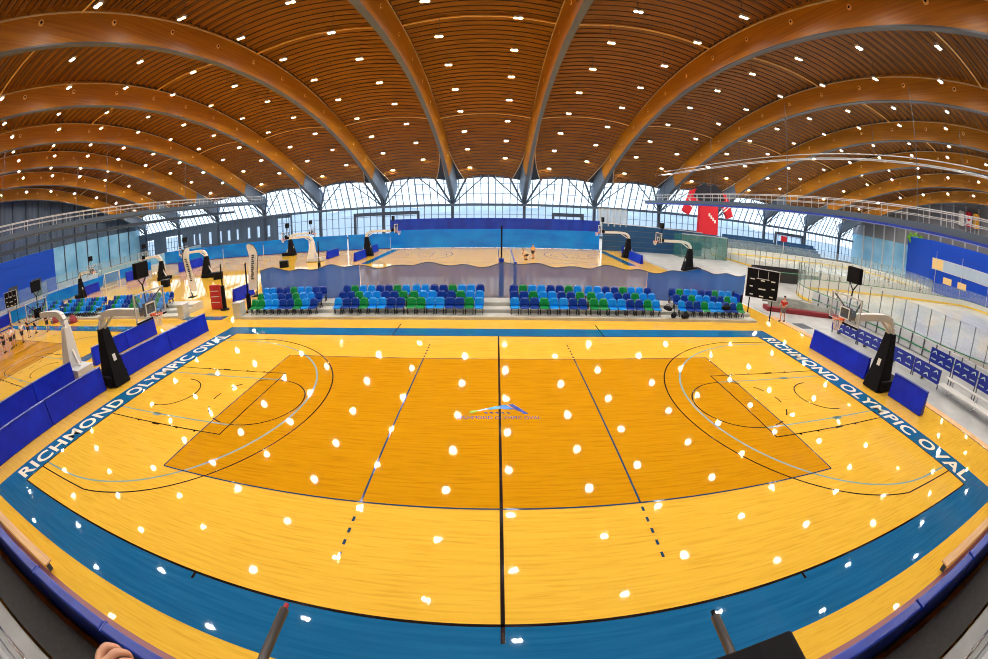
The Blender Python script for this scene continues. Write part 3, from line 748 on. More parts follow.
# ------------------------------------------------------------------ feather flags
def feather(lab, loc, rz, h=4.2, lean=.35):
    t = thing('feather_flag', lab, 'flag', loc, rz, 'white feather flags')
    pts = []
    for i in range(15):
        s = i/14; pts.append((lean*s*1.2-(.75*max(0, (s-.75)/.25)**2), 0, h*math.sin(min(1, s*1.02)*PI/2*.98) if False else h*(s if s < .8 else .8+.2*math.sin((s-.8)/.2*PI/2))))
    MB().tube(pts, .035, 6).build('pole', M['steel_dark'], t)
    n = len(pts)-1
    def cl(u, v):
        i = min(int((.12+.88*v)*n), n-1); f = (.12+.88*v)*n-i; p = Vector(pts[i]).lerp(Vector(pts[i+1]), f)
        w = .78*(1-.75*max(0, (v-.82)/.18)**2)
        return (p.x-w*u, .05*math.sin(v*7+u*3), p.z)
    o = MB().grid(cl, 4, 24).build('cloth', M['flag_white'], t, smooth=True, fix=False)
    b = MB()
    for k in range(13):
        v = .25+.042*k; p = cl(.5, v); b.box(p[0]-.12, p[0]+.12-.08*(k % 3 == 1), p[1]-.075, p[1]-.065, p[2]-.05, p[2]+.04)
        b.box(p[0]-.12, p[0]+.12-.08*(k % 3 == 1), p[1]+.065, p[1]+.075, p[2]-.05, p[2]+.04)
    b.build('print_mark', M['cloth_black'], t)
    MB().box(-.35, .35, -.35, .35, 0, .05).tube([(0, 0, .05), (0, 0, .4)], .05, 8).build('base', M['black'], t)
feather('tall white feather flag leaning away from the court, left of the red pad', (-26.4, 18, 0), R(180+10), 4.3, .75)
feather('tall white feather flag at the left end of the mesh divider', (-18.6, 17.4, 0), R(10), 4.1, .35)

# ------------------------------------------------------------------ scoreboards
def scoreboard(lab, loc, rz, w=1.9, h=1.75, z0=1.4):
    t = thing('scoreboard', lab, 'scoreboard', loc, rz, 'portable scoreboards')
    MB().box(-w/2, w/2, -.08, .08, z0, z0+h).build('panel', M['black'], t)
    f = MB()
    for (x0, x1, z_0, z_1) in ((-w/2-.03, w/2+.03, z0-.04, z0), (-w/2-.03, w/2+.03, z0+h, z0+h+.04), (-w/2-.04, -w/2, z0, z0+h), (w/2, w/2+.04, z0, z0+h)): f.box(x0, x1, -.1, .1, z_0, z_1)
    f.build('frame', M['grey_light'], t)
    q = -.09
    for (x, z, a) in ((-.62, .62, .3), (.62, .62, .3), (0, .60, .28), (-.66, .36, .22), (0, .30, .5), (.66, .36, .22), (-.6, .08, .24), (.6, .08, .24), (0, .05, .3)):
        MB().box(x*w/1.9-a/2, x*w/1.9+a/2, q-.005, q, z0+z*h, z0+z*h+.075).build('caption_strip', M['white'], t)
    for x0 in (-.3, .3): MB().box(x0*w/1.9-.015, x0*w/1.9+.015, q-.005, q, z0+.68*h, z0+.97*h).build('divider_line', M['grey_light'], t)
    MB().box(-w*.2, w*.2, q-.005, q, z0+.665*h, z0+.69*h).build('divider_line', M['grey_light'], t)
    for s_ in (-1, 1):
        b = MB().box(s_*w*.36-.04, s_*w*.36+.04, -.04, .04, .04, z0).box(s_*w*.36-.05, s_*w*.36+.05, -.5, .5, 0, .06); b.build('stand', M['black'], t)
    return t
scoreboard('black portable scoreboard at the right end of the middle seat bank', (16.95, 11.75, 0), R(-38), 2.25, 1.85, 1.3)
scoreboard('black portable scoreboard beyond the players on the neighbouring court', (-53.9, 9.6, 0), R(55), 2.0, 1.7, 2.0)

# ------------------------------------------------------------------ people
def person(lab, loc, rz, shirt='cloth_white', pants='cloth_black', H=1.72, pose='stand', hair='hair'):
    t = thing('person', lab, 'person', loc, rz, None)
    k = H/1.75
    hip, chest, neck, head = (0, 0, .93), (0, .0, 1.22), (0, 0, 1.46), (0, -.02, 1.60)
    sp = .07 if pose == 'stand' else .16
    ft = [(s*.11, sp*s, .06) for s in (-1, 1)]; kn = [(s*.10, sp*s*.5-.03, .5) for s in (-1, 1)]
    el = [(s*.27, .03, 1.14) for s in (-1, 1)]; ha = [(s*.29, -.10, .90) for s in (-1, 1)]
    if pose == 'bend':
        hip, chest, neck, head = (0, .1, .62), (0, -.12, .86), (0, -.32, 1.0), (0, -.42, 1.06)
        kn = [(s*.13, -.22, .42) for s in (-1, 1)]; ft = [(s*.12, .05, .06) for s in (-1, 1)]
        el = [(s*.24, -.3, .72) for s in (-1, 1)]; ha = [(s*.16, -.42, .45) for s in (-1, 1)]
    if pose == 'carry':
        el = [(s*.28, -.05, 1.16) for s in (-1, 1)]; ha = [(s*.2, -.34, 1.15) for s in (-1, 1)]
    V = []; E = []; Rr = []
    def pt(p, r): V.append(Vector(p)*k); Rr.append(r*k); return len(V)-1
    p = pt(hip, .145); c = pt(chest, .15); sh = pt((neck[0], neck[1], neck[2]-.07), .12); n = pt(neck, .055); h0 = pt((head[0], head[1], head[2]-.02), .085); h1 = pt((head[0], head[1]-.01*0, head[2]+.1), .09)
    E += [(p, c), (c, sh), (sh, n), (n, h0), (h0, h1)]
    nose = pt((head[0], head[1]-.11, head[2]+.02), .018); E.append((h0, nose))
    for s, e_, a_ in ((-1, el[0], ha[0]), (1, el[1], ha[1])):
        s0 = pt((s*.185, neck[1], neck[2]-.09), .062); e = pt(e_, .045); w = pt(a_, .034); hd = pt((a_[0], a_[1]-.03, a_[2]-.11), .028)
        E += [(sh, s0), (s0, e), (e, w), (w, hd)]
    for s, kn_, f_ in ((-1, kn[0], ft[0]), (1, kn[1], ft[1])):
        a = pt((s*.095, hip[1], hip[2]-.06), .1); kk = pt(kn_, .062); an = pt((f_[0], f_[1]+.03, f_[2]+.03), .042); to = pt((f_[0], f_[1]-.14, f_[2]-.02), .035)
        E += [(p, a), (a, kk), (kk, an), (an, to)]
    def skin(name, V, E, Rr, m, root=0):
        me = bpy.data.meshes.new(name); me.from_pydata(V, E, []); o = bpy.data.objects.new(name, me); COL.objects.link(o); o.parent = t; me.materials.append(m)
        o.modifiers.new('k', 'SKIN'); sv = me.skin_vertices[0].data
        for i, r in enumerate(Rr): sv[i].radius = (r, r); sv[i].use_root = (i == root)
        ss = o.modifiers.new('s', 'SUBSURF'); ss.levels = 1; ss.render_levels = 1
        return o
    skin('body', V, E, Rr, M['skin'])
    f = lambda *ix: [V[i] for i in ix]
    a0, e0, a1, e1 = 7, 8, 11, 12
    mid0 = V[7].lerp(V[8], .7); mid1 = V[11].lerp(V[12], .7)
    skin('shirt', [V[0]+Vector((0, 0, .02)), V[1], V[2]+Vector((0, 0, .0)), V[7], mid0, V[11], mid1], [(0, 1), (1, 2), (2, 3), (3, 4), (2, 5), (5, 6)], [.165*k, .168*k, .128*k, .078*k, .072*k, .078*k, .072*k], M[shirt])
    k0, k1 = V[15].lerp(V[16], .85), V[19].lerp(V[20], .85)
    skin('shorts', [V[0], V[15], k0, V[19], k1], [(0, 1), (1, 2), (0, 3), (3, 4)], [.158*k, .115*k, .095*k, .115*k, .095*k], M[pants])
    hp = (V[4]+V[5])/2+Vector((0, .02, .045))*k
    MB().grid(lambda u, v: (hp.x+.098*k*math.cos(2*PI*u)*math.cos(v*PI/2), hp.y+.105*k*math.sin(2*PI*u)*math.cos(v*PI/2), hp.z+.11*k*math.sin(v*PI/2)-.03*k), 12, 5).build('hair', M[hair], t, smooth=True)
    for i in (17, 21):
        q = V[i]; MB().box(q.x-.05, q.x+.05, q.y-.2, q.y+.07, 0.005, .09).build('shoe', M['black'], t, bevel=.02)
    return t
PL = [((-37.6, 1.5), 'cloth_black', 'cloth_black', 'player in dark shirt at the near end of the line on the neighbouring court', 'stand'),
      ((-37.9, 2.5), 'cloth_white', 'cloth_black', 'player in white shirt and dark shorts, second in the line on the neighbouring court', 'walk'),
      ((-38.3, 3.1), 'cloth_white', 'cloth_black', 'player in white shirt standing close behind the second one in the line', 'stand'),
      ((-38.2, 4.1), 'cloth_white', 'cloth_black', 'player in white shirt midway along the line on the neighbouring court', 'walk'),
      ((-39.2, 5.4), 'cloth_black', 'cloth_black', 'player in black midway along the line, left of the white hoop', 'stand'),
      ((-39.8, 6.6), 'cloth_white', 'cloth_black', 'player in white near the blue stripe of the neighbouring court', 'stand'),
      ((-38.0, 7.3), 'cloth_black', 'cloth_black', 'player in dark clothes nearest the far left seats, seen behind the white hoop', 'walk'),
      ((-40.5, 8.5), 'cloth_green', 'cloth_black', 'player in green top beside the far left seats', 'stand')]
for (x, y), s, p_, lab, po in PL: person(lab, (x, y, 0), R(60+rnd.random()*60), s, p_, 1.72, po)
person('person in white top bending down on the far court', (3.2, 36.2, 0), R(-60), 'cloth_white', 'cloth_black', 1.7, 'bend')
person('person in yellow top standing on the far court', (4.1, 37.6, 0), R(20), 'cloth_yellow', 'cloth_black', 1.65, 'stand')
person('person in red top walking on the concrete beside the right scoreboard', (18.55, 11.0, -.03), R(-60), 'cloth_red', 'cloth_grey', 1.72, 'carry')
for i, (x, y, s, lab) in enumerate(((72.3, 31.8, 'cloth_grey', 'person in grey behind the rink glass, nearest the blue building'), (66, 36, 'cloth_black', 'person in black behind the rink glass'), (86.8, 41.5, 'cloth_red', 'person in red by the slanted face of the blue building'))):
    person(lab, (x, y, -.03), R(20+50*i), s, 'cloth_black', 1.75, 'stand')

# ------------------------------------------------------------------ left hall: goal, walls, low barriers
t = thing('goal', 'white framed handball goal with a net on the far left', 'goal', (-52.6, 28.2, 0), R(0))
b = MB(); 
for y in (-1.6, 1.6): b.box(-.05, .05, y-.05, y+.05, 0, 2.1); b.bar((0, y, 2.05), (-1, y, .05), .05, .05)
b.box(-.05, .05, -1.65, 1.65, 2.02, 2.12); b.bar((-1, -1.6, .04), (-1, 1.6, .04), .05, .05); b.build('frame', M['white'], t)
MB().grid(lambda u, v: (-.04-.95*(1-v), -1.6+3.2*u, .04+2.0*v), 8, 8).build('net', M['net_thin'], t, fix=False)
for i, (y0, y1, x, h, m, lab) in enumerate(((2.5, 9.5, -55.5, 1.25, 'pad_blue', 'blue barrier pad at the far left edge beside the players'), (9.8, 17, -55.5, 1.3, 'azure_wall', 'azure barrier panel behind the left scoreboard'),
                          (17.3, 30, -58, 1.4, 'azure_wall', 'long azure barrier panel left of the distant hoop'), (30.5, 44, -60, 1.4, 'azure_wall', 'azure barrier panel beyond the white goal'))):
    t = thing('court_barrier', lab, 'barrier', (x, (y0+y1)/2, 0), 0, 'barrier panels on the far left'); L = (y1-y0)/2
    MB().box(-.12, .12, -L, L, .02, h).build('cushion', M[m], t, bevel=.03); MB().box(-.14, .14, -L, L, h, h+.08).build('cap', M['azure_wall'], t)
    MB().grid(lambda u, v: (0, -L+2*L*u, h+.08+2.0*v), 4, 2).build('safety_net', M['net_thin'], t, fix=False); each('post', M['steel_grey'], t, [MB().tube([(0, -L+2*L*q/4, h), (0, -L+2*L*q/4, h+2.1)], .03, 6) for q in range(5)])
t = thing('clad_building', 'royal blue clad block with dark doorways along the left end of the hall', 'building', (-82, 10, 0))
MB().box(-15.6, 0, -34, 23.4, 0, 7.8).build('wall', M['blue_panel'], t)
for y in (-8.5, -3, 6, 11.5, 18):
    d = MB().box(0, .12, y-1.2, y+1.2, 0.0, 3.2).build('doorway', M['steel_dark'], t)
b = MB(); [b.box(0, .06, -34, 23.4, z, z+.06) for z in (4.2, 6.4)]; b.build('seam', M['navy_wall'], t)
t = thing('lobby_wall', 'pale blue low partition in front of the left end wall', 'partition', (-70, 52, 0)); MB().box(-.2, .2, -14, 20, 0, 1.6).build('panel', M['fog_panel'], t); MB().box(-.25, .25, -14, 20, 1.6, 1.75).build('cap', M['grey_light'], t)
for x, y, lab in ((-30.2, 27.3, 'low dark crate beside the distant hoop, between the flags'), (-24.6, 33.5, 'low dark crate on the floor near the azure wall'), (-36.5, 24.5, 'small dark crate right of the leaning flag')):
    t = thing('crate', lab, 'crate', (x, y, 0), .3, 'dark crates'); MB().box(-.5, .5, -.4, .4, .0, .75).build('body', M['black'], t, bevel=.03); MB().box(-.52, .52, -.42, .42, .75, .82).build('lid', M['steel_dark'], t)
for x, y, lab in ((-41, 10.0, 'heap of red and grey kit in front of the far left seats'), (-36.6, 9.9, 'smaller heap of dark kit in front of the far left seats')):
    t = thing('kit_heap', lab, 'kit heap', (x, y, 0), 0, 'kit heaps'); MB().grid(lambda u, v: ((.6+.12*math.sin(9*u))*math.cos(2*PI*u)*math.cos(v*PI/2), .45*math.sin(2*PI*u)*math.cos(v*PI/2), .62*math.sin(v*PI/2)*(1+.15*math.sin(14*u))), 18, 6).build('cover', M['red_dark'], t, smooth=True); MB().box(-.3, .1, -.5, -.2, 0, .3).build('box', M['cloth_grey'], t)

# ------------------------------------------------------------------ elevated walkways
def walkway(lab, x, z, y0, y1, m, rail, w=1.0, hgt=.55):
    t = thing('elevated_walkway', lab, 'walkway', (x, (y0+y1)/2, z), 0, 'elevated walkways'); L = (y1-y0)/2
    MB().box(-w/2, w/2, -L, L, 0, hgt).build('deck_beam', M[m], t); MB().box(-w/2-.08, w/2+.08, -L, L, -.12, .05).build('lower_band', M['navy_wall'] if x > 0 else M['steel_dark'], t)
    if rail:
        b = MB(); n = int(2*L/2.4)
        for s_ in (-w/2, w/2):
            b.tube([(s_, -L, hgt+1.05), (s_, L, hgt+1.05)], .04, 6); b.tube([(s_, -L, hgt+.55), (s_, L, hgt+.55)], .03, 6)
            for q in range(n+1): b.tube([(s_, -L+2*L*q/n, hgt), (s_, -L+2*L*q/n, hgt+1.05)], .03, 5)
        b.build('guardrail', M['grey_light'], t)
    b = MB()
    for q in range(5):
        y = -L+2*L*(q+.5)/5; MB().tube([(0, y, hgt), (0, y, zs((y0+y1)/2+y)-z)], .035, 6).build('hanger_rod', M['steel_grey'], t)
    pass
walkway('blue banded elevated walkway crossing above the rink', 30.2, 8.0, -20, 72, 'steel_blue', True)
walkway('pale railed elevated walkway above the left courts', -50.0, 9.2, -20, 72, 'steel_blue', True)
walkway('dark pipe walkway beneath the pale one on the left', -59.0, 8.2, -20, 72, 'steel_dark', False, .8, .35)
t = thing('cable_truss', 'thin pale twin pipe truss slung under the arches on the right', 'truss', (34, 30, 15))
def tr(y): return 14.3+1.1*math.cos((y-22)/60*PI)
b = MB()
for dx, dz in ((-.35, 0), (.35, 0), (0, .6)): MB().tube([(30+.18*(72-y)+dx-34, y-30, tr(y)+dz-15) for y in range(-20, 73, 4)], .06, 6).build('chord', M['grey_light'], t)
each('hanger_rod', M['steel_dark'], t, [MB().tube([(30+.18*(72-y)-34, y-30, tr(y)+.5-15), (30+.18*(72-y)-34, y-30, max(zs(y), tr(y)+1)-15)], .03, 5) for y in range(-16, 70, 12)])

# ------------------------------------------------------------------ right side: ice rink
RX0, RX1, RY0, RY1, RR = 27.2, 88.0, -5.0, 25.0, 8.5
def outline(inset=0, n=10):
    x0, x1, y0, y1, r = RX0+inset, RX1-inset, RY0+inset, RY1-inset, RR-inset; P = []
    for cx, cy, a in ((x1-r, y1-r, 0), (x0+r, y1-r, 90), (x0+r, y0+r, 180), (x1-r, y0+r, 270)):
        for k in range(n+1): t = R(a+90*k/n); P.append((cx+r*math.cos(t), cy+r*math.sin(t)))
    return P
def ring_wall(P, z0, z1, th, closed=True):
    b = MB(); n = len(P)
    for i in range(n if closed else n-1):
        (xa, ya), (xb, yb) = P[i], P[(i+1) % n]
        if math.hypot(xb-xa, yb-ya) < 1e-6: continue
        d = Vector((xb-xa, yb-ya)).normalized(); m = Vector((-d.y, d.x))*th
        b.hexa([(xa, ya, z0), (xb, yb, z0), (xb+m.x, yb+m.y, z0), (xa+m.x, ya+m.y, z0)], [(xa, ya, z1), (xb, yb, z1), (xb+m.x, yb+m.y, z1), (xa+m.x, ya+m.y, z1)])
    return b
P = outline()
ice = struct(MB().add([(x, y, -.01) for x, y in outline(.0)], [tuple(range(len(P)))]).build('floor_ice', M['ice'], fix=False))
t = thing('rink_boards', 'white boards with yellow kick plate and glass around the near ice rink', 'rink boards', (57.6, 10, 0))
def rel(b, ox, oy): b.v = [(x-ox, y-oy, z) for x, y, z in b.v]; return b
rel(ring_wall(P, .25, 1.1, .06), 57.6, 10).build('board', M['board_white'], t)
rel(ring_wall(P, 0, .25, .07), 57.6, 10).build('kick_plate', M['kick_yellow'], t)
rel(ring_wall([(x, y) for x, y in P], 1.1, 1.16, .09), 57.6, 10).build('sill', M['rail_green'], t)
rel(ring_wall(P, 1.16, 3.0, .012), 57.6, 10).build('glass', M['rink_glass'], t)
b = MB(); tot = 0; per = []
for i in range(len(P)):
    a, c = Vector(P[i]), Vector(P[(i+1) % len(P)]); L = (c-a).length; n = max(1, round(L/1.25))
    for q in range(n): per.append(a.lerp(c, q/n))
per.sort(key=lambda p: math.hypot(p.x, p.y+11.4))
for p in per[:100]: MB().box(-.025, .025, -.025, .025, 0, 3.0).build('stanchion', M['steel_grey'], t, loc=(p.x-57.6, p.y-10, 0))
for p in per[100:]: b.box(p.x-.025-57.6, p.x+.025-57.6, p.y-.025-10, p.y+.025-10, 0, 3.0)
b.build('stanchion', M['steel_grey'], t)['kind'] = 'stuff'
b = MB(); c = MB()
ya = [(-.0+1.25*k)-4 for k in range(17)]
each('buttress', M['steel_grey'], t, [MB().box(26.88-57.6, 26.98-57.6, y-10-.04, y-10+.04, 0, 1.1) for y in ya])
MB().box(26.9-57.6, 26.98-57.6, -4.5-10, 17-10, .42, .5).build('waist_rail', M['rail_green'], t)
c.box(26.98-57.6, 27.16-57.6, -4.5-10, 17-10, 0.02, 1.08).build('outer_cladding', M['grey_light'], t)
# second rink beyond
P2 = [((x-27.2)*.79+36.0, y*.9+37.0) for x, y in outline()]
struct(MB().add([(x, y, -.012) for x, y in P2], [tuple(range(len(P2)))]).build('floor_ice_far', M['ice'], fix=False))
t = thing('rink_boards', 'white boards and glass around the far ice rink', 'rink boards', (65.6, 46, 0))
rel(ring_wall(P2, .2, 1.1, .06), 65.6, 46).build('board', M['board_white'], t); rel(ring_wall(P2, 0, .2, .07), 65.6, 46).build('kick_plate', M['kick_yellow'], t)
rel(ring_wall(P2, 1.1, 2.8, .012), 65.6, 46).build('glass', M['rink_glass'], t)
b = MB()
for i in range(len(P2)):
    a, c = Vector(P2[i]), Vector(P2[(i+1) % len(P2)]); n = max(1, round((c-a).length/2.4))
    for q in range(n): p = a.lerp(c, q/n); MB().box(-.03, .03, -.03, .03, 0, 2.8).build('stanchion', M['steel_grey'], t, loc=(p.x-65.6, p.y-46, 0))
# bench box between the rinks
t = thing('players_box', 'dark walled players box between the two ice rinks', 'players box', (33, 29, 0)); MB().box(-4, 5, -1.2, -1.0, 0, 1.1).box(-4, 5, 1.6, 1.8, 0, 1.4).box(-4, -3.8, -1.2, 1.8, 0, 1.2).build('wall', M['black_rough'], t); MB().box(-3.6, 4.8, .6, 1.0, .42, .5).build('bench', M['grey_light'], t); MB().box(-3.8, 5, -1, 1.6, .0, .04).build('mat', M['black_rough'], t)
MB().box(-4, 5, -1.22, -.98, 1.1, 1.16).build('sill', M['rail_green'], t)
# spectators' seats along the north windows: teal bank, wall of low panels
for i, (x0, x1, lab) in enumerate(((33, 46, 'teal padded bank under the windows behind the jersey'), (48, 62, 'teal padded bank under the windows right of the jersey'), (64, 76, 'dark teal bank under the windows near the corner'))):
    t = thing('seating_bank', lab, 'seating bank', ((x0+x1)/2, 67, 0), 0, 'teal banks under the windows'); w = (x1-x0)/2
    MB().prism([(0, 0), (4, 0), (4, 3.2), (3, 3.2), (3, 2.7), (2, 2.7), (2, 2.2), (1, 2.2), (1, 1.7), (0, 1.7)], 'x', -w, w).build('tier', M['teal_wall'], t)
    each('edge_rail', M['steel_blue'], t, [MB().tube([(-w, r+.1, 1.72+.5*r), (w, r+.1, 1.72+.5*r)], .05, 5) for r in range(4)])
    each('end_post', M['steel_blue'], t, [MB().box(s_*w-.05, s_*w+.05, .05, .15, 0, 1.8) for s_ in (-1, 1)])
t = thing('glass_enclosure', 'green tinted glass enclosure between the far court and the far rink', 'glass enclosure', (30.2, 46.2, -.03))
for x0, x1, y0, y1 in ((-3.6, 4.4, -.02, .02), (4.38, 4.42, 0, 3), (-3.62, -3.58, 0, 3)): MB().box(x0, x1, y0, y1, 0, 3.4).build('pane', M['tint_glass'], t)
each('mullion', M['steel_grey'], t, [MB().box(x-.04, x+.04, -.05, .05, 0, 3.45) for x in (-3.6, -1.6, .4, 2.4, 4.4)]); MB().box(-3.65, 4.45, -.06, .06, 3.4, 3.52).build('top_rail', M['grey_light'], t)
# blue building at the right end
t = thing('clad_building', 'royal blue clad block with a lit window band at the right end of the hall', 'building', (90, 12, 0))
b = MB().prism([(0, 28), (0, -40), (7.9, -40), (7.9, 41)], 'z', 0, 10.6); b.build('wall', M['blue_panel'], t)
b = MB(); [b.box(-.05, 0, -40, 28, z, z+.06) for z in (8.2, 9.4)]; b.build('seam', M['navy_wall'], t)
for q, y in enumerate((27.4, 23.9, 20.4, 16.9, 13.4, 9.9)):
    w = MB().box(-.08, .02, y-3.5, y, 4.7, 7.1).build('window', M['grey_light'], t)
    MB().box(-.11, -.07, y-3.4, y-.1, 4.85, 6.95).build('pane', M['lit'] if q in (0, 5) else M['lit_cool'], w)
for y in (23.5, 19.0): MB().box(-.1, .02, y-2.6, y, 2.4, 3.7).build('serving_hatch', M['lit'], t)
each('drainpipe', M['grey_light'], t, [MB().tube([(-.3, y, 0), (-.3, y, 8.5)], .06, 6) for y in (26, 18, 10, 2)])

# benches, fronts with emblems
def banner(lab, x, y0, y1, z0, z1, group):
    t = thing('banner_panel', lab, 'banner', (x, (y0+y1)/2, 0), 0, group); L = (y1-y0)/2-.02
    MB().box(-.03, .03, -L, L, z0, z1).build('board', M['banner_blue'], t)
    each('support', M['steel_grey'], t, [MB().box(.03, .1, y, y+.06, 0, z1) for y in (-L, L-.06)])
    n = max(2, int(2*L/.62)); h = z1-z0
    eb = MB(); tb = MB()
    for r in range(2):
        for q in range(n):
            cy = L-(q+.5+.0)*2*L/n; cz = z1-h*(.27+.46*r)
            if (q+r) % 2 == 0:
                pl = [(.2, -.08), (.12, .02), (-.02, .1), (-.12, .1), (-.2, -.08), (-.12, -.05), (-.08, .03), (.06, -.02)]
                MB().add([(-.034, cy+u, cz+v) for u, v in pl], [tuple(range(len(pl)))]).build('emblem', M['logo_pale'], t, fix=False)
            else:
                tb = MB()
                for k in range(6): tb.add([(-.034, cy+.2-k*.07, cz-.035), (-.034, cy+.15-k*.07, cz-.035), (-.034, cy+.15-k*.07, cz+.035), (-.034, cy+.2-k*.07, cz+.035)], [(0, 1, 2, 3)])
                tb.build('small_print', M['logo_pale'], t, fix=False)
for i, (y0, y1, lab) in enumerate(((6.0, 8.6, 'blue emblem banner farthest along the team bench row'), (3.3, 5.95, 'blue emblem banner behind the rim of the right hoop'), (.9, 3.25, 'blue emblem banner seen left of the black hoop column'), (-1.3, .85, 'blue emblem banner at the near end of the team bench row'))):
    banner(lab, 21.4, y0, y1, .25, 1.0, 'team bench banners')
for i, (y0, y1, lab) in enumerate(((-1.1, .85, 'blue emblem banner on the rear row, farthest of three'), (-3.15, -1.2, 'blue emblem banner on the rear row, middle of three'), (-5.2, -3.25, 'blue emblem banner on the rear row, at the picture edge'))):
    banner(lab, 23.4, y0, y1, .7, 1.5, 'rear row banners')
t = thing('team_bench', 'long aluminium team bench behind the emblem banners', 'bench', (22.0, 4.2, -.03)); MB().box(-.2, .2, -4.2, 4.4, .42, .47).build('plank', M['alum'], t); each('leg', M['steel_grey'], t, [MB().box(-.18, .18, y-.03, y+.03, 0, .42) for y in (-3.9, -1.3, 1.4, 4.1)])
t = thing('bleacher', 'white aluminium bleacher bench by the rink glass at the right edge', 'bleacher', (22.0, -4.0, -.03))
for k, (x, z) in enumerate(((-.72, .42), (-.28, .42), (.22, .70))): MB().box(x-.2, x+.2, -2.6, 2.6, z-.05, z).build('plank', M['white'], t)
for y in (-2.2, 0, 2.0):
    MB().bar((-.6, y, .02), (.5, y, .02), .05, .05).bar((-.5, y, 0), (-.5, y, .38), .05, .05).bar((.25, y, 0), (.15, y, .62), .05, .05).bar((-.5, y, .34), (.2, y, .6), .05, .05).bar((-.8, y, .35), (-.2, y, .35), .05, .05).bar((-.5, y, .05), (.15, y, .5), .04, .04).build('trestle', M['alum'], t)
t = thing('display_platform', 'long dark red platform under a grey cover beside the rink', 'platform', (22.8, 13.8, -.03), R(-17)); MB().box(-3.4, 3.2, -1.0, .2, 0, .32).build('skirt', M['red_dark'], t, bevel=.03)
MB().grid(lambda u, v: (-3.2+6.2*u, -.55+1.6*v, .34+.55*math.sin(PI*v)**.6*(.7+.3*math.sin(u*5))), 20, 8).build('cover', M['tarp'], t, smooth=True, fix=False)
MB().bar((-3, -.2, .98), (3.2, .25, .86), .1, .06).build('pole', M['grey_light'], t)
t = thing('push_cart', 'grey wheeled cart at the near end of the red platform', 'cart', (26.15, 11.0, -.03), R(-17)); MB().box(-.5, .5, -.35, .35, .6, .68).build('tray', M['alum'], t); each('leg', M['steel_grey'], t, [MB().bar((x, y, .0), (x, y, .6), .04, .04) for x in (-.45, .45) for y in (-.3, .3)]); MB().box(-.3, .3, -.25, .25, .68, 1.0).build('bundle', M['black'], t, bevel=.05)
t = tag(MB().box(19.2, 20.3, 9.4, 10.6, -.03, -.018).build('floor_grate', M['steel_dark']), 'dark square floor grate in the concrete beside the wood floor', 'grate')

# hanging jersey and flags
t = thing('hanging_jersey', 'giant red and black jersey hung below the roof', 'jersey', (38.2, 60, 3.2))
def ex(poly, m, nm, y=0, d=.5, par=None): return MB().prism(poly, 'y', y-d/2, y+d/2).build(nm, M[m], par or t)
ex([(-2.1, 0), (2.1, 0), (2.0, 3.6), (1.9, 6.4), (-1.9, 6.4), (-2.0, 3.6)], 'jersey_red', 'body', 0, .9)
ex([(-3.4, 6.6), (-2.6, 8.4), (-.9, 9.4), (-.3, 8.9), (.3, 8.9), (.9, 9.4), (2.6, 8.4), (3.4, 6.6), (2.0, 6.0), (-2.0, 6.0)], 'jersey_black', 'yoke', 0, .95)
for s_, nm in ((-1, 'sleeve'), (1, 'sleeve')):
    sl = ex([(s_*2.3, 8.3), (s_*3.9, 7.6), (s_*5.5, 3.8), (s_*4.2, 3.2), (s_*3.0, 5.4), (s_*2.0, 6.2)], 'jersey_red', nm, 0, .7)
    b = MB()
    for (a, c) in ((.38, .44), (.52, .58)):
        o0, o1 = Vector((s_*3.6, 7.7)), Vector((s_*5.5, 3.8)); i0, i1 = Vector((s_*2.3, 6.0)), Vector((s_*4.2, 3.2))
        pl = [o0.lerp(o1, a), o0.lerp(o1, c), i0.lerp(i1, c), i0.lerp(i1, a)]
        b.prism([(q.x*1.0, q.y) for q in pl], 'y', -.38, .38)
    b.build('stripe', M['cloth_white'], sl)
b = MB(); [b.prism([(-.1+.42*k, 3.3-.38*k), (.25+.42*k, 3.3-.38*k), (.25+.42*k, 3.9-.38*k), (-.1+.42*k, 3.9-.38*k)], 'y', -.47, -.45) for k in range(4)]; b.build('lettering', M['flag_white'], t)
each('cable', M['steel_dark'], t, [MB().tube([(x, 0, 9.3), (x, 0, 11.2)], .03, 5) for x in (-1.5, 1.5)])
MB().tube([(-3, 0, 9.3), (3, 0, 9.3)], .07, 6).build('hanger_bar', M['steel_dark'], t)
def flagcloth(lab, y, m, maple=False):
    t = thing('hanging_flag', lab, 'flag', (96.5, y, 15.6), 0, 'flags hung on the end wall')
    MB().grid(lambda u, v: (.1*math.sin(u*8), -.95+1.9*u, 3.2*v), 10, 3).build('cloth', M[m], t, smooth=True, fix=False)
    if maple:
        MB().grid(lambda u, v: (.1*math.sin(u*8)-.03, -.93+1.86*u, .8+1.6*v), 10, 2).build('white_band', M['cloth_white'], t, fix=False)
        lf = [(0, .5), (.12, .28), (.28, .34), (.24, .08), (.46, .1), (.38, -.02), (.42, -.1), (.2, -.22), (.05, -.24), (.03, -.5), (-.03, -.5), (-.05, -.24), (-.2, -.22), (-.42, -.1), (-.38, -.02), (-.46, .1), (-.24, .08), (-.28, .34), (-.12, .28)]
        MB().add([(-.16, u*1.2, 1.6+v*1.2) for u, v in lf], [tuple(range(len(lf)))]).build('leaf_emblem', M['jersey_red'], t, fix=False)
    MB().tube([(0, -1, 3.2), (0, 1, 3.2)], .05, 6).build('rod', M['steel_dark'], t); MB().tube([(0, 0, 3.2), (1.4, 0, 4.0)], .03, 5).build('bracket', M['steel_dark'], t)
flagcloth('pale flag hanging left of the red maple leaf flag', 34.3, 'flag_white'); flagcloth('red flag with a maple leaf on white, on the far end wall', 31.9, 'jersey_red', True); flagcloth('amber flag hanging right of the maple leaf flag', 29.6, 'gold')
t = thing('wall_graphic', 'bright green leafy graphic hung near the right end wall', 'wall graphic', (97.2, 50, 10.5)); b = MB()
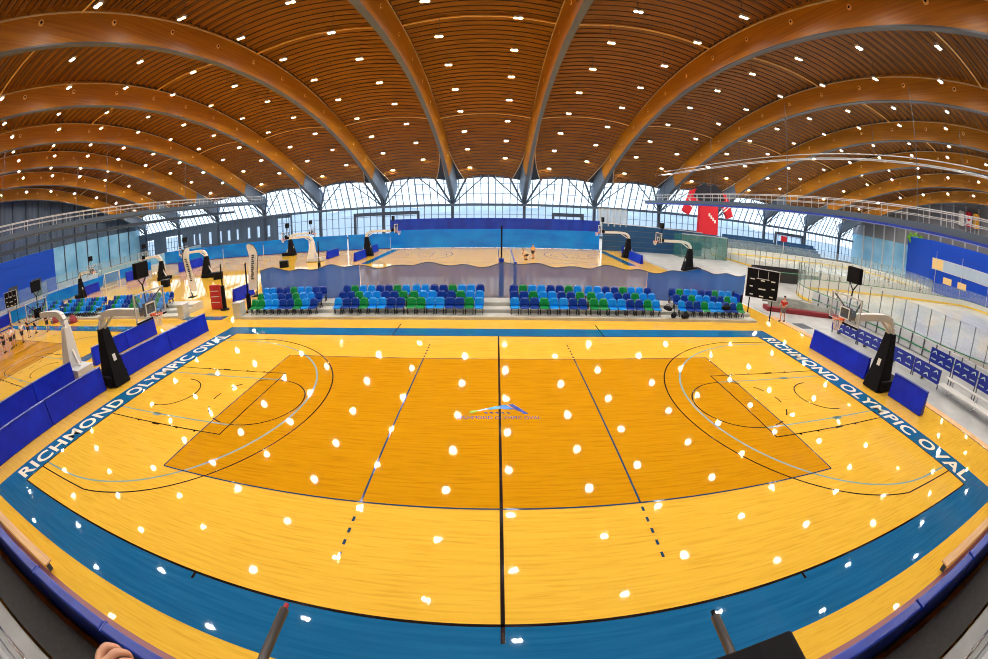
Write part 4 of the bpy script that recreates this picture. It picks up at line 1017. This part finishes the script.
for k in range(60):
    a = rnd.random()*6.28; r = 2.2*rnd.random()**.5; y, z = r*math.cos(a)*1.2, r*math.sin(a)*.6; s = .35+.3*rnd.random()
    b.add([(-.1-.3*rnd.random(), y, z-s*.4), (-.1, y+s, z), (-.1-.3*rnd.random(), y, z+s*.4), (-.1, y-s, z)], [(0, 1, 2, 3)])
b.build('leaf', M['plant'], t, fix=False); MB().box(-.05, .1, -1, 1, -.6, .6).build('backing', M['fog_panel'], t)
t = thing('sign_post', 'small red sign on a pole behind the far rink', 'sign', (61, 64.5, 0)); MB().tube([(0, 0, 0), (0, 0, 3.6)], .06, 6).build('pole', M['grey_light'], t); MB().box(-.9, .9, -.06, .06, 3.4, 4.6).build('plate', M['red'], t)

# ------------------------------------------------------------------ foreground: near edge of the court
struct(MB().box(-17, 17, -10.02, -9.58, 0, .012).build('trim_4', M['mauve']))
for i in range(-6, 6):
    x0 = 1.6*0+(-14.4+2.4*(i+6))-.8+.0; x1 = x0+2.4
    if abs((x0+x1)/2) < 2.3: pass
    n = i+6
    t = thing('barrier_pad', f'padded blue barrier along the near edge of the court, {ORD[n+1]} from the left', 'barrier pad', ((x0+x1)/2, -10.16, 0), 0, 'near edge barrier pads')
    MB().box(-1.185, 1.185, -.11, .12, .01, 1.2).build('cushion', M['pad_navy'], t, bevel=.04)
    MB().box(-1.19, -1.15, -.12, .13, 0, 1.205).build('seam_flap', M['pad_navy'], t)
struct(MB().box(-17, 17, -11.36, -10.47, .0, .42).build('trim_5', M['black_rough']))
struct(MB().box(-17, 17, -16, -11.44, 0, .30).build('trim_6', M['concrete']))
for s_, x0, x1, lab in ((-1, -13.4, -9.25, 'long low wooden bench before the near barrier on the left'), (1, 9.3, 13.6, 'long low wooden bench before the near barrier on the right')):
    t = thing('wooden_bench', lab, 'bench', ((x0+x1)/2, -9.50, 0), 0, 'low wooden benches'); L = (x1-x0)/2
    MB().box(-L, L, -.13, .13, .27, .31).build('seat', M['bench_wood'], t, bevel=.01)
    for s2 in (-1, 1): MB().box(s2*(L-.2)-.03, s2*(L-.2)+.03, -.07, .07, 0, .27).build('leg', M['steel_dark'], t)
for s_, lab in ((-1, 'polished tubular rail at the lower left corner'), (1, 'polished tubular rail at the lower right corner')):
    t = thing('tube_rail', lab, 'rail', (s_*7.0, -11.9, .3), 0, 'tubular rails'); MB().tube([(-3.5, 0, .6), (3.5, 0, .6)], .035, 10).build('bar', M['chrome'], t, smooth=True)
    MB().tube([(-3.5, -.25, .3), (3.5, -.25, .3)], .02, 8).build('lower_bar', M['chrome'], t, smooth=True)
    for x in (-3.2, -1, 1.2, 3.2): MB().tube([(x, 0, 0), (x, 0, .6)], .025, 8).build('post', M['chrome'], t)
    MB().box(-3.6, 3.6, -.5, -.35, 0, .5).build('deck_edge', M['grey_light'], t)

# balcony furniture next to the camera
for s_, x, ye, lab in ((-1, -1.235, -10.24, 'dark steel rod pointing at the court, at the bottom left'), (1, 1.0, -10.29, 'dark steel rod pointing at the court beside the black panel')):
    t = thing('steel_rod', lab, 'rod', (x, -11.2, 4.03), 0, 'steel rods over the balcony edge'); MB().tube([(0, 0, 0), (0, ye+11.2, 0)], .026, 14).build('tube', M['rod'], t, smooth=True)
    MB().tube([(0, ye+11.2, 0), (0, ye+11.24, 0)], .014, 8).build('tip', M['red'] if s_ < 0 else M['black'], t)  # left tip in red: a tiny glint painted as colour
    MB().box(-.06, .06, -.2, 0.02, -.1, .05).build('bracket', M['black'], t)
t = thing('black_panel', 'black angular panel top at the bottom edge of the picture', 'panel', (.999, -10.775, 4.072))
t.scale = (.919,)*3
MB().box(.10, .16, -.06, .1, -.155, .06).build('foot', M['black'], t)
MB().prism([(-.5, .0), (.10, .0), (.30, .08), (.31, .11), (.27, .14), (.06, .14), (-.2, .115), (-.5, .09)], 'y', -.1, .16).build('shell', M['black'], t, bevel=.012)

# the hand
t = thing('person', 'fingers of a person resting on the balcony edge at the bottom left', 'person', (-.95, -11.30, 5.11), R(-12))
t.scale = (1.25, 1.25, 1.25)
V = []; E = []; Rr = []
def pv(p, r): V.append(p); Rr.append(r); return len(V)-1
p0 = pv((0, -.03, .0), .026); wr = pv((0.005, -.10, -.02), .028); fa = pv((.01, -.26, -.10), .036); fb = pv((.02, -.42, -.2), .042)
E += [(p0, wr), (wr, fa), (fa, fb)]
for k, (x, l) in enumerate(((-.042, .9), (-.014, 1.04), (.014, .96), (.040, .8))):
    a = pv((x*.9, .01, .012), .0105); b_ = pv((x, .045*l, .012), .0095); c_ = pv((x, .068*l, -.012), .0088); d_ = pv((x, .058*l, -.034), .0075)
    E += [(p0, a), (a, b_), (b_, c_), (c_, d_)]
a = pv((.05, -.035, -.01), .012); b_ = pv((.062, -.0, -.02), .0105); c_ = pv((.056, .028, -.03), .009); E += [(p0, a), (a, b_), (b_, c_)]
me = bpy.data.meshes.new('hand'); me.from_pydata(V, E, []); o = bpy.data.objects.new('hand', me); COL.objects.link(o); o.parent = t; me.materials.append(M['skin'])
o.modifiers.new('k', 'SKIN')
for i, r in enumerate(Rr): me.skin_vertices[0].data[i].radius = (r, r); me.skin_vertices[0].data[i].use_root = (i == 0)
ss = o.modifiers.new('s', 'SUBSURF'); ss.levels = 2; ss.render_levels = 2
struct(MB().box(-1.3, 1.3, -12.5, -10.85, 3.75, 3.93).build('floor_balcony', M['steel_grey']))
t = thing('balcony_rail', 'black balcony edge rail under the resting fingers', 'rail', (-.97, -11.27, 3.93)); MB().tube([(-.06, 0, 1.08), (.3, 0, 1.08)], .022, 10).build('bar', M['black'], t); MB().tube([(.12, 0, 0), (.12, 0, 1.08)], .02, 8).build('post', M['black'], t)

# ------------------------------------------------------------------ world, camera, render look
w = bpy.data.worlds.new('World'); scene.world = w; w.use_nodes = True
N = w.node_tree.nodes; L = w.node_tree.links
bg = N['Background']; tc = N.new('ShaderNodeTexCoord'); sx = N.new('ShaderNodeSeparateXYZ'); cr = N.new('ShaderNodeValToRGB')
L.new(tc.outputs['Generated'], sx.inputs[0]); L.new(sx.outputs['Z'], cr.inputs['Fac']); L.new(cr.outputs['Color'], bg.inputs['Color'])
e = cr.color_ramp.elements; e[0].position = 0; e[0].color = (.62, .76, .90, 1); e[1].position = .25; e[1].color = (.92, .97, 1, 1)
bg.inputs['Strength'].default_value = 2.2

cd = bpy.data.cameras.new('Camera'); cam = bpy.data.objects.new('Camera', cd); COL.objects.link(cam); scene.camera = cam
cd.type = 'PANO'; cd.panorama_type = 'FISHEYE_EQUISOLID'; cd.sensor_width = 36; cd.sensor_fit = 'HORIZONTAL'
cd.fisheye_lens = 429.96*36/988; cd.fisheye_fov = R(180); cd.clip_start = .02; cd.clip_end = 2000
pitch, yaw, roll = .2863, -.0031, .0058
fwd = Vector((math.sin(yaw)*math.cos(pitch), math.cos(yaw)*math.cos(pitch), -math.sin(pitch))); right = Vector((math.cos(yaw), -math.sin(yaw), 0)); upv = right.cross(fwd)
r2 = right*math.cos(roll)+upv*math.sin(roll); u2 = -right*math.sin(roll)+upv*math.cos(roll)
cam.matrix_world = Matrix(((r2.x, u2.x, -fwd.x, -.15), (r2.y, u2.y, -fwd.y, -11.3975), (r2.z, u2.z, -fwd.z, 5.8954), (0, 0, 0, 1)))

vs_ = scene.view_settings; vs_.view_transform = 'Standard'; vs_.look = 'None'; vs_.exposure = .12; vs_.gamma = 1; vs_.use_curve_mapping = False
try:
    c = scene.cycles; c.use_denoising = True; c.max_bounces = 7; c.diffuse_bounces = 4; c.glossy_bounces = 3; c.transparent_max_bounces = 24; c.caustics_reflective = False; c.caustics_refractive = False; c.sample_clamp_indirect = 6; c.filter_width = 1.0
except Exception as ex_: print(ex_)
